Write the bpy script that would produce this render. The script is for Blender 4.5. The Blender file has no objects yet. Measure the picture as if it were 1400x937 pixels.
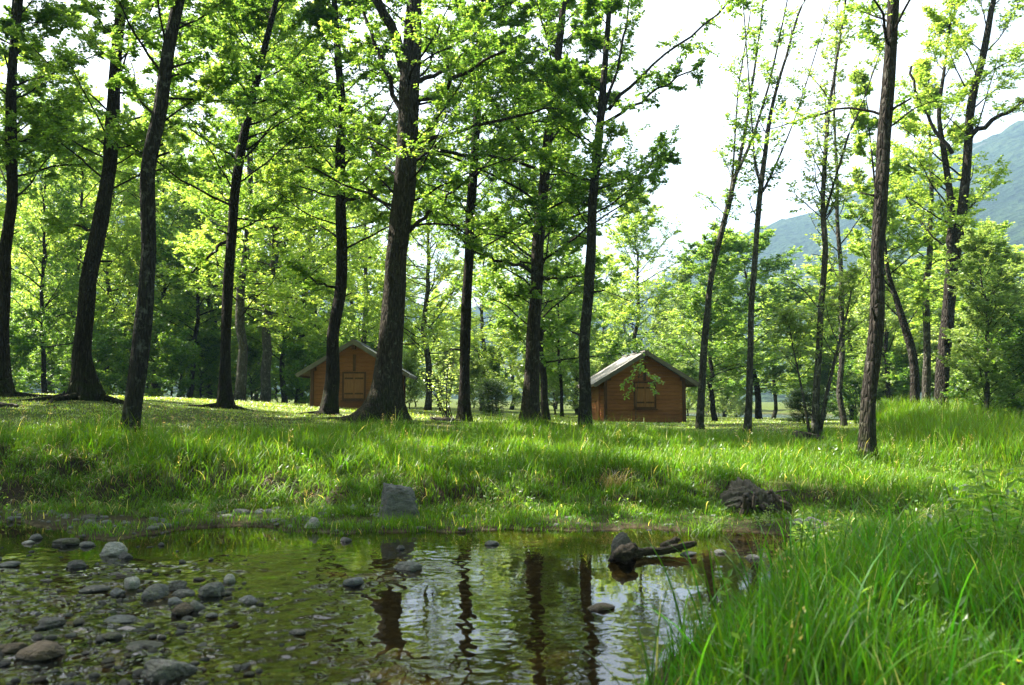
import bpy, math
import numpy as np

scene = bpy.context.scene
COL = scene.collection
# ------------------------------------------------------------------ camera model (metres, camera at x=y=0 looking +Y)
F, CX, CY, HOR, CAMZ = 1089.0, 700.0, 468.5, 545.0, 1.6
PITCH = math.atan((HOR - CY) / F)
CAM = np.array([0.0, 0.0, CAMZ])
FWD = np.array([0, math.cos(PITCH), math.sin(PITCH)])
UP = np.array([0, -math.sin(PITCH), math.cos(PITCH)])


def ray(px, py):
    return FWD + (px - CX) / F * np.array([1.0, 0, 0]) - (py - CY) / F * UP


def P(px, py, Y):
    d = ray(px, py)
    return CAM + d * (Y / d[1])


def G(px, py, z=0.0):
    d = ray(px, py)
    return CAM + d * ((z - CAMZ) / d[2])


# ------------------------------------------------------------------ mesh helpers
def link(o, parent=None):
    COL.objects.link(o)
    if parent is not None:
        o.parent = parent
    return o


def tag(o, label=None, cat=None, group=None, kind=None):
    if label: o['label'] = label
    if cat: o['category'] = cat
    if group: o['group'] = group
    if kind: o['kind'] = kind
    return o


def thing(name, loc, label, cat, group=None, rz=0.0):
    o = bpy.data.objects.new(name, None)
    o.empty_display_size = 0.2
    o.location = loc
    o.rotation_euler = (0, 0, rz)
    link(o)
    return tag(o, label, cat, group)


class MB:
    """collects numpy geometry for ONE mesh"""
    def __init__(s):
        s.v, s.f, s.a, s.n = [], [], {}, 0

    def add(s, v, f, **attrs):
        v = np.asarray(v, float).reshape(-1, 3)
        for ff in (f if isinstance(f, list) else [f]):
            ff = np.asarray(ff, np.int64)
            if len(ff):
                s.f.append(ff + s.n)
        s.v.append(v)
        for k in attrs:
            s.a.setdefault(k, []).append(np.broadcast_to(np.asarray(attrs[k], float), (len(v),)))
        s.n += len(v)
        return s

    def box(s, c, size, rot=None):
        x, y, z = [q / 2 for q in size]
        v = np.array([(-x, -y, -z), (x, -y, -z), (x, y, -z), (-x, y, -z), (-x, -y, z), (x, -y, z), (x, y, z), (-x, y, z)])
        if rot is not None:
            v = v @ rot.T
        return s.add(v + np.array(c), np.array([(0, 3, 2, 1), (4, 5, 6, 7), (0, 1, 5, 4), (1, 2, 6, 5), (2, 3, 7, 6), (3, 0, 4, 7)]))

    def mesh(s, name, mats, smooth=False):
        me = bpy.data.meshes.new(name)
        v = np.concatenate(s.v)
        me.vertices.add(len(v))
        me.vertices.foreach_set('co', v.astype(np.float32).ravel())
        loops = np.concatenate([f.ravel() for f in s.f])
        tot = np.concatenate([np.full(len(f), f.shape[1]) for f in s.f])
        start = np.concatenate([[0], np.cumsum(tot)[:-1]])
        me.loops.add(len(loops))
        me.loops.foreach_set('vertex_index', loops.astype(np.int32))
        me.polygons.add(len(tot))
        me.polygons.foreach_set('loop_start', start.astype(np.int32))
        me.polygons.foreach_set('loop_total', tot.astype(np.int32))
        me.polygons.foreach_set('use_smooth', np.full(len(tot), smooth))
        for k, arrs in s.a.items():
            at = me.attributes.new(k, 'FLOAT', 'POINT')
            at.data.foreach_set('value', np.concatenate(arrs).astype(np.float32))
        me.update(calc_edges=True)
        me.materials.append(mats)
        return me

    def build(s, name, mat, parent=None, smooth=False):
        return link(bpy.data.objects.new(name, s.mesh(name, mat, smooth)), parent)


def bevel(o, w, seg=2):
    m = o.modifiers.new('edge', 'BEVEL')
    m.width, m.segments, m.limit_method = w, seg, 'ANGLE'
    return o


def norm(a):
    return a / np.maximum(np.linalg.norm(a, axis=-1, keepdims=True), 1e-9)


def tubes(paths, radii, sides, cap=False, shape=None):
    """paths (N,K,3) radii (N,K) -> verts, [quads]"""
    N, K, _ = paths.shape
    t = norm(np.gradient(paths, axis=1))
    ref = np.where(np.abs(t[..., 2:3]) > 0.9, np.array([1.0, 0, 0]), np.array([0, 0, 1.0]))
    a = norm(np.cross(t, ref))
    b = np.cross(t, a)
    th = np.arange(sides) * 2 * np.pi / sides
    rr = radii[..., None] * (np.ones(sides) if shape is None else shape)
    v = paths[:, :, None] + rr[..., None] * (np.cos(th)[:, None] * a[:, :, None] + np.sin(th)[:, None] * b[:, :, None])
    i = np.arange(N)[:, None, None] * K * sides + np.arange(K - 1)[None, :, None] * sides
    j = np.arange(sides)[None, None]
    j2 = (j + 1) % sides
    q = np.stack([i + j, i + j2, i + sides + j2, i + sides + j], -1).reshape(-1, 4)
    fs = [q]
    if cap:
        base = np.arange(N)[:, None] * K * sides
        fs += [base + np.arange(sides)[::-1], base + (K - 1) * sides + np.arange(sides)]
    return v.reshape(-1, 3), fs


def resample(pts, n):
    pts = np.asarray(pts, float)
    s = np.concatenate([[0], np.cumsum(np.linalg.norm(np.diff(pts[:, :3], axis=0), axis=1))])
    u = np.linspace(0, s[-1], n)
    out = np.stack([np.interp(u, s, pts[:, k]) for k in range(pts.shape[1])], 1)
    for _ in range(max(1, n // 14)):
        out[1:-1] = 0.25 * out[:-2] + 0.5 * out[1:-1] + 0.25 * out[2:]
    return out


def vnoise(x, y, seed, scale):
    """smooth value noise"""
    r = np.random.default_rng(seed)
    T = r.random((256, 256))
    x, y = np.asarray(x) / scale, np.asarray(y) / scale
    xi, yi = np.floor(x).astype(int), np.floor(y).astype(int)
    fx, fy = x - xi, y - yi
    fx, fy = fx * fx * (3 - 2 * fx), fy * fy * (3 - 2 * fy)
    g = lambda a, b: T[a % 256, b % 256]
    return (g(xi, yi) * (1 - fx) + g(xi + 1, yi) * fx) * (1 - fy) + (g(xi, yi + 1) * (1 - fx) + g(xi + 1, yi + 1) * fx) * fy


def sstep(a, b, x):
    t = np.clip((x - a) / (b - a), 0, 1)
    return t * t * (3 - 2 * t)


# ------------------------------------------------------------------ materials
class NT:
    def __init__(s, name):
        s.m = bpy.data.materials.new(name)
        s.m.use_nodes = True
        s.t = s.m.node_tree
        s.t.nodes.clear()
        s.out = s.t.nodes.new('ShaderNodeOutputMaterial')

    def n(s, typ, **kw):
        nd = s.t.nodes.new('ShaderNode' + typ)
        for k, val in kw.items():
            if k.startswith('_'):
                setattr(nd, k[1:], val)
            else:
                key = int(k[1:]) if k[0] == 'i' and k[1:].isdigit() else k.replace('__', ' ')
                s.set(nd.inputs[key], val)
        return nd

    def set(s, sock, val):
        if isinstance(val, bpy.types.NodeSocket):
            s.t.links.new(val, sock)
        elif isinstance(val, bpy.types.Node):
            s.t.links.new(val.outputs[0], sock)
        else:
            if isinstance(val, tuple) and len(val) == 3 and sock.type == 'RGBA':
                val = (*val, 1)
            sock.default_value = val

    def ramp(s, fac, stops, interp='LINEAR'):
        r = s.n('ValToRGB', Fac=fac)
        r.color_ramp.interpolation = interp
        e = r.color_ramp.elements
        while len(e) < len(stops):
            e.new(0.5)
        for k, (p, c) in enumerate(stops):
            e[k].position = p
            e[k].color = (*c, 1) if isinstance(c, tuple) else (c, c, c, 1)
        return r.outputs[0]

    def mix(s, fac, a, b, mode='MIX'):
        nd = s.n('MixRGB', _blend_type=mode, Fac=fac, Color1=a, Color2=b)
        return nd.outputs[0]

    def noise(s, vec, scale, detail=4, rough=0.55):
        return s.n('TexNoise', Vector=vec, Scale=scale, Detail=detail, Roughness=rough).outputs[0]

    def math(s, op, a, b=0.0, clamp=False):
        return s.n('Math', _operation=op, i0=a, i1=b, _use_clamp=clamp).outputs[0]

    def mapping(s, vec, scale=(1, 1, 1), rot=(0, 0, 0)):
        return s.n('Mapping', Vector=vec, Scale=scale, Rotation=rot).outputs[0]

    def obj(s):
        return s.n('TexCoord').outputs['Object']

    def pos(s):
        return s.n('NewGeometry').outputs['Position']

    def attr(s, name):
        return s.n('Attribute', _attribute_name=name).outputs['Fac']

    def bump(s, h, strength=0.5, dist=0.02, normal=None):
        b = s.n('Bump', Height=h, Strength=strength, Distance=dist)
        if normal is not None:
            s.set(b.inputs['Normal'], normal)
        return b.outputs[0]

    def pbr(s, col, rough=0.8, normal=None, spec=0.3):
        p = s.n('BsdfPrincipled', Base__Color=col, Roughness=rough)
        s.set(p.inputs['Specular IOR Level'], spec)
        if normal is not None:
            s.set(p.inputs['Normal'], normal)
        s.set(s.out.inputs['Surface'], p)
        return s.m


def leaf_mat(name, stops, tstops, gloss=0.012):
    """diffuse + translucent leaf, per-leaf tint attribute"""
    m = NT(name)
    a = m.attr('tint')
    d = m.n('BsdfDiffuse', Color=m.ramp(a, stops))
    t = m.n('BsdfTranslucent', Color=m.ramp(a, tstops))
    g = m.n('BsdfGlossy', Color=(1, 1, 1), Roughness=0.45)
    add = m.n('AddShader', i0=d, i1=t)
    fr = m.n('Fresnel', IOR=1.4)
    mx = m.n('MixShader', Fac=m.math('MULTIPLY', fr.outputs[0], gloss * 8), i1=add, i2=g)
    m.set(m.out.inputs['Surface'], mx)
    return m.m


M = {}
M['leaf_oak'] = leaf_mat('oak_leaf', [(0, (.020, .055, .008)), (.6, (.040, .095, .010)), (1, (.08, .135, .012))],
                         [(0, (.08, .17, .016)), (.55, (.19, .32, .028)), (1, (.42, .51, .06))])
M['leaf_alder'] = leaf_mat('alder_leaf', [(0, (.022, .060, .012)), (.6, (.042, .095, .014)), (1, (.08, .13, .02))],
                           [(0, (.09, .18, .022)), (.55, (.20, .32, .036)), (1, (.41, .50, .07))])
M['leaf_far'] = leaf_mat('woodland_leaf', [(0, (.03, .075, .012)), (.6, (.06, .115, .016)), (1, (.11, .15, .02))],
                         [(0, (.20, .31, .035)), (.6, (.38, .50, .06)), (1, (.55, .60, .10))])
M['leaf_pale'] = leaf_mat('willow_leaf', [(0, (.05, .09, .03)), (.6, (.08, .12, .04)), (1, (.12, .15, .06))],
                          [(0, (.16, .25, .04)), (.6, (.27, .36, .06)), (1, (.38, .44, .10))])
M['leaf_dark'] = leaf_mat('conifer_leaf', [(0, (.012, .03, .010)), (.6, (.022, .048, .014)), (1, (.05, .085, .02))],
                          [(0, (.02, .045, .008)), (.6, (.035, .07, .012)), (1, (.09, .14, .02))])


def grass_mat(name, base, mid, tip, straw, gloss=.006):
    m = NT(name)
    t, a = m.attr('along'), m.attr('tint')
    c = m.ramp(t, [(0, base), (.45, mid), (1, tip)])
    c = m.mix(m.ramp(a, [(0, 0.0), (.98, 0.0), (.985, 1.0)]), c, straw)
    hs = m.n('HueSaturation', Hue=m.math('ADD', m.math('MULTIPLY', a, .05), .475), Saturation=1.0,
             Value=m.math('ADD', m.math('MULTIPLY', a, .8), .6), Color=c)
    d = m.n('BsdfDiffuse', Color=hs)
    tr = m.n('BsdfTranslucent', Color=m.mix(1.0, hs.outputs[0], (2.2, 2.05, .8), 'MULTIPLY'))
    g = m.n('BsdfGlossy', Color=(1, 1, 1), Roughness=0.5)
    add = m.n('AddShader', i0=d, i1=tr)
    fr = m.n('Fresnel', IOR=1.4)
    mx = m.n('MixShader', Fac=m.math('MULTIPLY', fr.outputs[0], gloss * 8), i1=add, i2=g)
    m.set(m.out.inputs['Surface'], mx)
    return m.m


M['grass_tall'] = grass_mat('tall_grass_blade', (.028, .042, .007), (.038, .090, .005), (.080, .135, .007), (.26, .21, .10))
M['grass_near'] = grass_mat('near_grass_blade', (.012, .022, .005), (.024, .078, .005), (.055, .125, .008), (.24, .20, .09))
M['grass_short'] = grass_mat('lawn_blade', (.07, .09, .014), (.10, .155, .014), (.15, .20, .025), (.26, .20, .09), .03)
M['grass_dead'] = grass_mat('dead_blade', (.10, .075, .04), (.17, .13, .075), (.24, .19, .11), (.3, .25, .15), .03)


def bark_mat(name, dark, light, lichen=None, lich_amt=0.0, sc=1.0):
    m = NT(name)
    p = m.pos()
    v = m.mapping(p, (1, 1, .16))
    n1 = m.noise(v, 26 * sc, 5, .65)
    vo = m.n('TexVoronoi', Vector=m.mapping(p, (1, 1, .22)), Scale=20 * sc, _feature='DISTANCE_TO_EDGE').outputs[0]
    crack = m.ramp(vo, [(0, 0.0), (.25, 1.0)])
    n2 = m.noise(p, 2.2, 3)
    c = m.ramp(n1, [(.3, dark), (.7, light)])
    c = m.mix(m.math('MULTIPLY', m.math('SUBTRACT', 1.0, crack), .55), c, tuple(q * .45 for q in dark))
    c = m.mix(m.math('MULTIPLY', n2, .5), c, tuple(q * .6 for q in dark))
    if lichen:
        l = m.ramp(m.noise(p, 7, 5, .7), [(.52 - lich_amt, 0.0), (.60 - lich_amt, 1.0)])
        c = m.mix(m.math('MULTIPLY', l, .75), c, lichen)
    oz = m.n('SeparateXYZ', Vector=m.obj()).outputs[2]
    foot = m.math('MULTIPLY', m.ramp(m.math('MULTIPLY', oz, .5), [(.05, 1.0), (.6, 0.0)]), m.ramp(m.noise(p, 5, 4), [(.4, 0.0), (.6, .8)]))
    c = m.mix(foot, c, (.03, .04, .010))
    h = m.math('ADD', m.math('MULTIPLY', n1, .6), m.math('MULTIPLY', crack, .8))
    return m.pbr(c, .92, m.bump(h, 1.0, .05), .1)


M['bark_oak'] = bark_mat('oak_bark', (0.031, 0.025, 0.019), (0.126, 0.106, 0.081), (0.139, 0.144, 0.105), -.06)
M['bark_dark'] = bark_mat('dark_bark', (0.020, 0.016, 0.014), (0.084, 0.070, 0.056), (0.100, 0.105, 0.069), -.08)
M['bark_lichen'] = bark_mat('lichened_bark', (.032, .028, .024), (.080, .072, .060), (.135, .135, .11), -.03)
M['bark_grey'] = bark_mat('smooth_grey_bark', (0.057, 0.051, 0.043), (0.191, 0.174, 0.144), (0.232, 0.232, 0.186), -.02)
M['bark_brown'] = bark_mat('brown_bark', (.036, .030, .025), (.085, .074, .062), (.14, .135, .115), -.04)
M['twig'] = bark_mat('twig_bark', (0.024, 0.019, 0.015), (0.071, 0.060, 0.049))


def ground_material():
    m = NT('ground_soil_and_turf')
    p = m.pos()
    sep = m.n('SeparateXYZ', Vector=p)
    z = sep.outputs[2]
    nz = m.n('SeparateXYZ', Vector=m.n('NewGeometry').outputs['True Normal']).outputs[2]
    n1, n2, n3 = m.noise(p, .35, 4), m.noise(p, 5, 6, .65), m.noise(p, 45, 5, .7)
    turf = m.ramp(n2, [(.3, (.045, .07, .014)), (.55, (.085, .125, .022)), (.75, (.12, .15, .035))])
    litter = m.ramp(n3, [(.3, (.05, .038, .022)), (.6, (.11, .085, .045)), (.8, (.2, .16, .09))])
    c = m.mix(m.ramp(m.math('ADD', m.math('MULTIPLY', n2, .5), m.math('MULTIPLY', n1, .5)), [(.47, 0.0), (.62, .7)]), turf, litter)
    soil = m.ramp(n3, [(.25, (.018, .013, .009)), (.55, (.05, .037, .025)), (.8, (.10, .078, .052))])
    slope = m.ramp(nz, [(.80, 1.0), (.95, 0.0)])
    c = m.mix(slope, c, soil)
    low = m.ramp(z, [(.02, 1.0), (.22, 0.0)])
    c = m.mix(m.math('MULTIPLY', low, .9), c, soil)
    vo = m.n('TexVoronoi', Vector=p, Scale=13.0, Randomness=1.0)
    peb = m.ramp(m.n('SeparateXYZ', Vector=vo.outputs['Color']).outputs[0],
                 [(0, (.05, .042, .022)), (.5, (.10, .083, .045)), (.85, (.16, .135, .08)), (1, (.24, .215, .16))])
    peb = m.mix(m.ramp(m.noise(p, 1.3, 4), [(.35, 0.0), (.65, .8)]), peb, (.105, .08, .035))
    peb = m.mix(m.ramp(m.noise(p, .7, 3), [(.5, 0.0), (.7, .5)]), peb, (.07, .058, .03))
    bed = m.ramp(m.math('ADD', z, m.math('MULTIPLY', n2, .03)), [(.0, 1.0), (.045, 0.0)])
    c = m.mix(bed, c, peb)
    h = m.math('ADD', m.math('MULTIPLY', n3, .5), m.math('MULTIPLY', vo.outputs['Distance'], -.5))
    return m.pbr(c, .95, m.bump(h, .8, .05), .1)


M['ground'] = ground_material()


def water_material(name, body, rough):
    m = NT(name)
    gl = m.n('BsdfGlossy', Color=(1, 1, 1), Roughness=rough)
    tr = m.n('BsdfTransparent', Color=body)
    fr = m.n('Fresnel', IOR=1.45)
    m.set(m.out.inputs['Surface'], m.n('MixShader', Fac=fr.outputs[0], i1=tr, i2=gl))
    return m.m


M['water'] = water_material('stream_water', (.52, .47, .30), .02)
M['lake'] = water_material('lake_water', (.25, .38, .38), .12)


def stone_material(name, dark, light, moss=0.0, scale=1.0):
    m = NT(name)
    o, p = m.obj(), m.pos()
    n1, n2 = m.noise(o, 6 * scale, 6, .65), m.noise(o, 40 * scale, 4, .7)
    c = m.ramp(m.math('ADD', m.math('MULTIPLY', n1, .65), m.math('MULTIPLY', n2, .35)), [(.32, dark), (.68, light)])
    if moss:
        c = m.mix(m.ramp(m.noise(o, 9, 5, .7), [(.60 - moss, 0.0), (.70 - moss, .85)]), c, (.06, .075, .022))
    spk = m.ramp(m.noise(o, 90 * scale, 3, .8), [(.45, 0.0), (.7, .55)])
    c = m.mix(spk, c, tuple(min(1, q * 1.6) for q in light))
    vein = m.ramp(m.noise(m.mapping(o, (3, 3, 14), (.4, .3, 0)), 4, 5, .7), [(.5, 0.0), (.62, .6)])
    c = m.mix(vein, c, tuple(q * .55 for q in dark))
    z = m.n('SeparateXYZ', Vector=p).outputs[2]
    wet = m.ramp(m.math('ADD', z, m.math('MULTIPLY', n1, .03)), [(.015, 1.0), (.05, 0.0)])
    c = m.mix(m.math('MULTIPLY', wet, .65), c, tuple(q * .35 for q in dark))
    r = m.math('SUBTRACT', .8, m.math('MULTIPLY', wet, .66))
    return m.pbr(c, r, m.bump(m.math('ADD', n1, m.math('MULTIPLY', n2, .6)), 1.0, .05), .35)


M['stone_grey'] = stone_material('grey_stone', (.075, .074, .07), (.20, .198, .19))
M['stone_dark'] = stone_material('dark_stone', (.045, .044, .043), (.125, .122, .118))
M['stone_brown'] = stone_material('brown_stone', (.065, .048, .035), (.15, .115, .085))
M['stone_pale'] = stone_material('pale_stone', (.20, .195, .18), (.42, .41, .39))
M['stone_blue'] = stone_material('bluish_stone', (.075, .078, .085), (.19, .198, .21))
M['stone_moss'] = stone_material('mossy_stone', (.045, .043, .036), (.12, .112, .095), .1)


def wood_material(name, dark, light, axis=0, boards=0.0):
    m = NT(name)
    o = m.obj()
    st = [(1, 14, 14), (14, 14, 1)][axis]
    n1 = m.noise(m.mapping(o, st), 3.0, 6, .65)
    n2 = m.noise(o, 1.4, 3)
    c = m.ramp(n1, [(.3, dark), (.7, light)])
    if boards:
        z = m.n('SeparateXYZ', Vector=o).outputs[2]
        wn = m.n('TexWhiteNoise', _noise_dimensions='1D', W=m.math('FLOOR', m.math('DIVIDE', z, boards))).outputs[0]
        c = m.mix(m.math('MULTIPLY', wn, .3), c, tuple(q * .6 for q in dark))
    c = m.mix(m.ramp(n2, [(.4, 0.0), (.75, .4)]), c, tuple(q * .55 for q in dark))
    return m.pbr(c, .75, m.bump(n1, .35, .01), .2)


M['plank'] = wood_material('stained_plank', (.25, .088, .030), (.42, .165, .058), 0, .145)
M['plank_side'] = wood_material('side_plank', (.20, .09, .03), (.36, .18, .07), 0, .145)
M['trim'] = wood_material('dark_trim', (.08, .035, .017), (.15, .07, .033), 1)
M['shutter'] = wood_material('shutter_board', (.24, .098, .034), (.40, .18, .066), 1)
M['fascia'] = wood_material('weathered_fascia', (.12, .10, .08), (.22, .19, .16), 0)
M['driftwood'] = wood_material('driftwood', (.022, .017, .013), (.10, .082, .065), 0)
M['rotten'] = wood_material('rotten_wood', (.03, .025, .02), (.15, .135, .11), 1)


def shingle_material():
    m = NT('roof_shingle')
    o = m.obj()
    br = m.n('TexBrick', Vector=o, Scale=1.0, Color1=(.40, .385, .36), Color2=(.32, .305, .285), Mortar=(.08, .075, .07))
    br.inputs['Mortar Size'].default_value = .012
    br.inputs['Brick Width'].default_value = .22
    br.inputs['Row Height'].default_value = .14
    n = m.noise(o, 5, 5, .7)
    c = m.mix(m.ramp(n, [(.45, 0.0), (.75, .6)]), br.outputs[0], (.14, .14, .09))
    return m.pbr(c, .9, m.bump(m.math('ADD', br.outputs['Fac'], n), .4, .01), .2)


M['roof'] = shingle_material()
m_ = NT('plinth_and_gap_shade'); M['dark'] = m_.pbr((.02, .016, .013), .9)  # dark plinth colour, also stands in for shade between the boards
m_ = NT('yellow_petal'); M['petal'] = m_.pbr((.75, .55, .03), .6)
m_ = NT('hinge_iron'); M['iron'] = m_.pbr((.03, .028, .027), .55)


def hill_material():
    m = NT('forested_hillside')
    p = m.pos()
    n1, n2 = m.noise(p, .012, 5, .6), m.noise(p, .12, 5, .7)
    vo = m.n('TexVoronoi', Vector=p, Scale=.14).outputs[0]
    c = m.ramp(m.math('ADD', m.math('MULTIPLY', n1, .6), m.math('MULTIPLY', n2, .4)),
               [(.35, (.010, .022, .010)), (.5, (.022, .042, .018)), (.66, (.055, .08, .032))])
    rock = m.ramp(m.noise(p, .01, 4), [(.64, 0.0), (.7, .8)])
    c = m.mix(rock, c, (.22, .215, .2))
    return m.pbr(c, 1.0, m.bump(m.math('ADD', vo, n2), 1.0, 6.0), .05)


M['hill'] = hill_material()

# ------------------------------------------------------------------ terrain
# (pixel x, pixel y of the ground there, depth)
_tp = [(118, 547, 19), (178, 598, 14), (308, 559, 22), (448, 568, 22), (520, 579, 19), (634, 578, 23), (725, 580, 22),
       (800, 588, 19), (957, 587, 22), (1020, 592, 20), (1115, 606, 17), (1185, 630, 13.5), (1288, 577, 22),
       (880, 580, 30.5), (485, 560, 29.5), (5, 543, 20)]
_cp = [tuple(P(a, b, c)) for a, b, c in _tp]
_cp += [(-7, 11.6, .62), (-9, 12.5, .8), (-4, 12, .55), (0, 12.2, .5), (4, 12, .46), (7.5, 12.2, .42), (9, 14.5, .5), (4.2, 5, .3), (2, 2, .22), (6.5, 8, .3),
        (0, 0, .12), (5, 10, .27), (8, 10.5, .32), (-4, -2, .1), (11, 7, .4), (-25, 40, 1.75), (-13, 30, 1.6), (0, 50, .6),
        (24, 50, .35), (10, 36, .55), (40, 30, .4), (-35, 20, 2.0), (-40, 60, 1.9), (0, 80, .6), (40, 80, .4), (-20, 12, 1.1), (14, 16, .55), (-18, -5, .4), (20, 0, .5)]
_cp = np.array(_cp)
_A = np.concatenate([np.ones((len(_cp), 1)), _cp[:, :2]], 1)
_n = len(_cp)
_K = -np.linalg.norm(_cp[:, None, :2] - _cp[None, :, :2], axis=2) + np.eye(_n) * -0.35
_S = np.zeros((_n + 3, _n + 3))
_S[:_n, :_n], _S[:_n, _n:], _S[_n:, :_n] = _K, _A, _A.T
_W = np.linalg.solve(_S, np.concatenate([_cp[:, 2], np.zeros(3)]))

# shoreline of the pool (world points at water level)
_far = [G(-260, 706), G(-60, 712), G(60, 722), G(150, 738), G(230, 726), G(330, 716), G(430, 727), G(520, 729), G(600, 728), G(700, 724),
        G(790, 726), G(860, 724), G(950, 729), G(1020, 727), G(1080, 732), G(1118, 742)]
_near = [G(1090, 752), G(1070, 775), G(1060, 800), G(1010, 835), G(960, 870), G(915, 905), G(885, 937)]
POOL = np.array([p[:2] for p in _far + _near] + [(.45, 3.7), (.15, 3.2), (-.6, 2.3), (-2.5, 1.4), (-6, .6), (-14, .0), (-40, -1), (-60, 2), (-60, 13), (-25, 11)])


def pool_dist(x, y):
    """signed distance to the shoreline, negative in the water"""
    x, y = np.asarray(x, float), np.asarray(y, float)
    d = np.full(x.shape, 1e9)
    inside = np.zeros(x.shape, bool)
    a = POOL
    b = np.roll(POOL, -1, 0)
    for (x0, y0), (x1, y1) in zip(a, b):
        dx, dy = x1 - x0, y1 - y0
        t = np.clip(((x - x0) * dx + (y - y0) * dy) / (dx * dx + dy * dy), 0, 1)
        d = np.minimum(d, np.hypot(x - x0 - t * dx, y - y0 - t * dy))
        c = ((y0 > y) != (y1 > y)) & (x < (x1 - x0) * (y - y0) / (y1 - y0 + 1e-12) + x0)
        inside ^= c
    d = np.where(inside, -d, d)
    return d + sstep(7.5, 9.0, y) * ((vnoise(x, y, 71, .8) - .5) * .55 + (vnoise(x, y, 72, .25) - .5) * .22)


LAKE = (21.0, 66.0, 9.0, 13.0)


def meadow(x, y):
    x, y = np.asarray(x, float), np.asarray(y, float)
    xc, yc = np.clip(x, -42, 42), np.clip(y, -6, 84)
    r = np.sqrt((xc[..., None] - _cp[:, 0]) ** 2 + (yc[..., None] - _cp[:, 1]) ** 2)
    return -(r * _W[:_n]).sum(-1) + _W[_n] + _W[_n + 1] * xc + _W[_n + 2] * yc


def ground(x, y, fine=True):
    x, y = np.asarray(x, float), np.asarray(y, float)
    z = meadow(x, y)
    d = pool_dist(x, y)
    wob = (vnoise(x, y, 3, .9) - .5) * .8 + (vnoise(x, y, 4, .3) - .5) * .3
    dd = d + wob * sstep(.1, 1.0, d)
    far = sstep(7, 9, y + x * .0)
    w0, w1 = 1.15 * far + .05, 1.15 * far + .95
    shelf = .025 + .055 * np.minimum(np.maximum(dd, 0), 2)
    zo = shelf + (np.maximum(z, .12) - shelf) * sstep(0, 1, (dd - w0) / (w1 - w0) * 1.0)
    bed = -.02 - .22 * sstep(0, 1.4, -d) + (vnoise(x, y, 5, .35) - .5) * .05 * sstep(0, .3, -d)
    rf = sstep(-1.0, -2.6, x) * sstep(8.6, 7.0, y) * sstep(0, .4, -d)
    bed = bed + rf * (-.055 + (vnoise(x, y, 9, .45) - .5) * .10 + (vnoise(x, y, 10, .16) - .5) * .05 - bed)
    out = np.where(d > 0, zo, bed)
    le = np.hypot((x - LAKE[0]) / LAKE[2], (y - LAKE[1]) / LAKE[3])
    out = out - sstep(1.25, .9, le) * .9 if False else np.where(le < 1.4, out + (-.5 - out) * (1 - sstep(.85, 1.35, le)), out)
    if fine:
        out = out + ((vnoise(x, y, 6, 1.3) - .5) * .07 + (vnoise(x, y, 7, .35) - .5) * .035) * sstep(.1, 1.2, d)
    return out


def gz(x, y):
    return float(ground(np.array([x]), np.array([y]))[0])


def axis(lo, hi, step, ext):
    mid = np.arange(lo, hi + step / 2, step)
    g = []
    s, q = step, 0.0
    while q < ext:
        s *= 1.16
        q += s
        g.append(q)
    g = np.array(g)
    return np.concatenate([lo - g[::-1], mid, hi + g])


gx, gy = axis(-13, 12, .09, 1600), axis(1.0, 24, .09, 1600)
X, Y_ = np.meshgrid(gx, gy)
Z = np.concatenate([ground(X[i:i + 40], Y_[i:i + 40]) for i in range(0, len(gy), 40)])
nx, ny = len(gx), len(gy)
idx = np.arange(nx * ny).reshape(ny, nx)
quads = np.stack([idx[:-1, :-1], idx[:-1, 1:], idx[1:, 1:], idx[1:, :-1]], -1).reshape(-1, 4)
g_ = MB().add(np.stack([X, Y_, Z], -1), quads).build('ground', M['ground'], smooth=True)
tag(g_, 'grassy valley floor with a low earth bank along the stream', 'ground', kind='structure')

def lerp_axis(lo, hi, f):
    out = [lo]
    while out[-1] < hi:
        out.append(out[-1] + f(out[-1]))
    return np.array(out)


wy = np.concatenate([[-2.0, 1.0, 3.0], lerp_axis(3.7, 12.2, lambda q: .004 + .0024 * q)])
wx = np.concatenate([[-40, -20, -12], lerp_axis(-9.5, 4.6, lambda q: .019 if q < 3.4 else .1)])
WX, WY = np.meshgrid(wx, wy)
riff = sstep(.2, -2.2, WX + (vnoise(WX, WY, 41, .8) - .5) * 2.6) * sstep(8.8, 6.6, WY + (vnoise(WX, WY, 42, .7) - .5) * 1.6)
rot = lambda a, sx, sy: ((WX * math.cos(a) + WY * math.sin(a)) * sx, (-WX * math.sin(a) + WY * math.cos(a)) * sy)
wave = lambda a, sx, sy, seed, L: vnoise(*rot(a, sx, sy), seed, L) - .5
gust = .12 + 1.5 * vnoise(WX, WY, 48, 1.1) ** 2
WZ = gust * (wave(.3, 1, 1.5, 43, .22) * .0013 + wave(-.4, 1, 1.4, 44, .10) * .0013 + wave(.9, 1, 1.2, 49, .055) * .0010)
WZ = WZ + riff * (wave(.5, .8, 1.2, 45, .22) * .022 + wave(-.2, 1, 1.2, 46, .09) * .022 + wave(.8, 1, 1, 47, .055) * .011)
idx = np.arange(WX.size).reshape(WX.shape)
quads = np.stack([idx[:-1, :-1], idx[:-1, 1:], idx[1:, 1:], idx[1:, :-1]], -1).reshape(-1, 4)
w_ = MB().add(np.stack([WX, WY, WZ], -1), quads).build('stream', M['water'], smooth=True)
tag(w_, 'shallow brown stream pool reflecting the trunks', 'water', kind='structure')
th = np.linspace(0, 2 * np.pi, 48, endpoint=False)
w_ = MB().add(np.stack([LAKE[0] + 1.25 * LAKE[2] * np.cos(th), LAKE[1] + 1.25 * LAKE[3] * np.sin(th), np.full(48, .05)], 1), np.arange(48)[None]).build('lake', M['lake'])
tag(w_, 'strip of pale blue water far behind the tree trunks', 'water', kind='structure')

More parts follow.
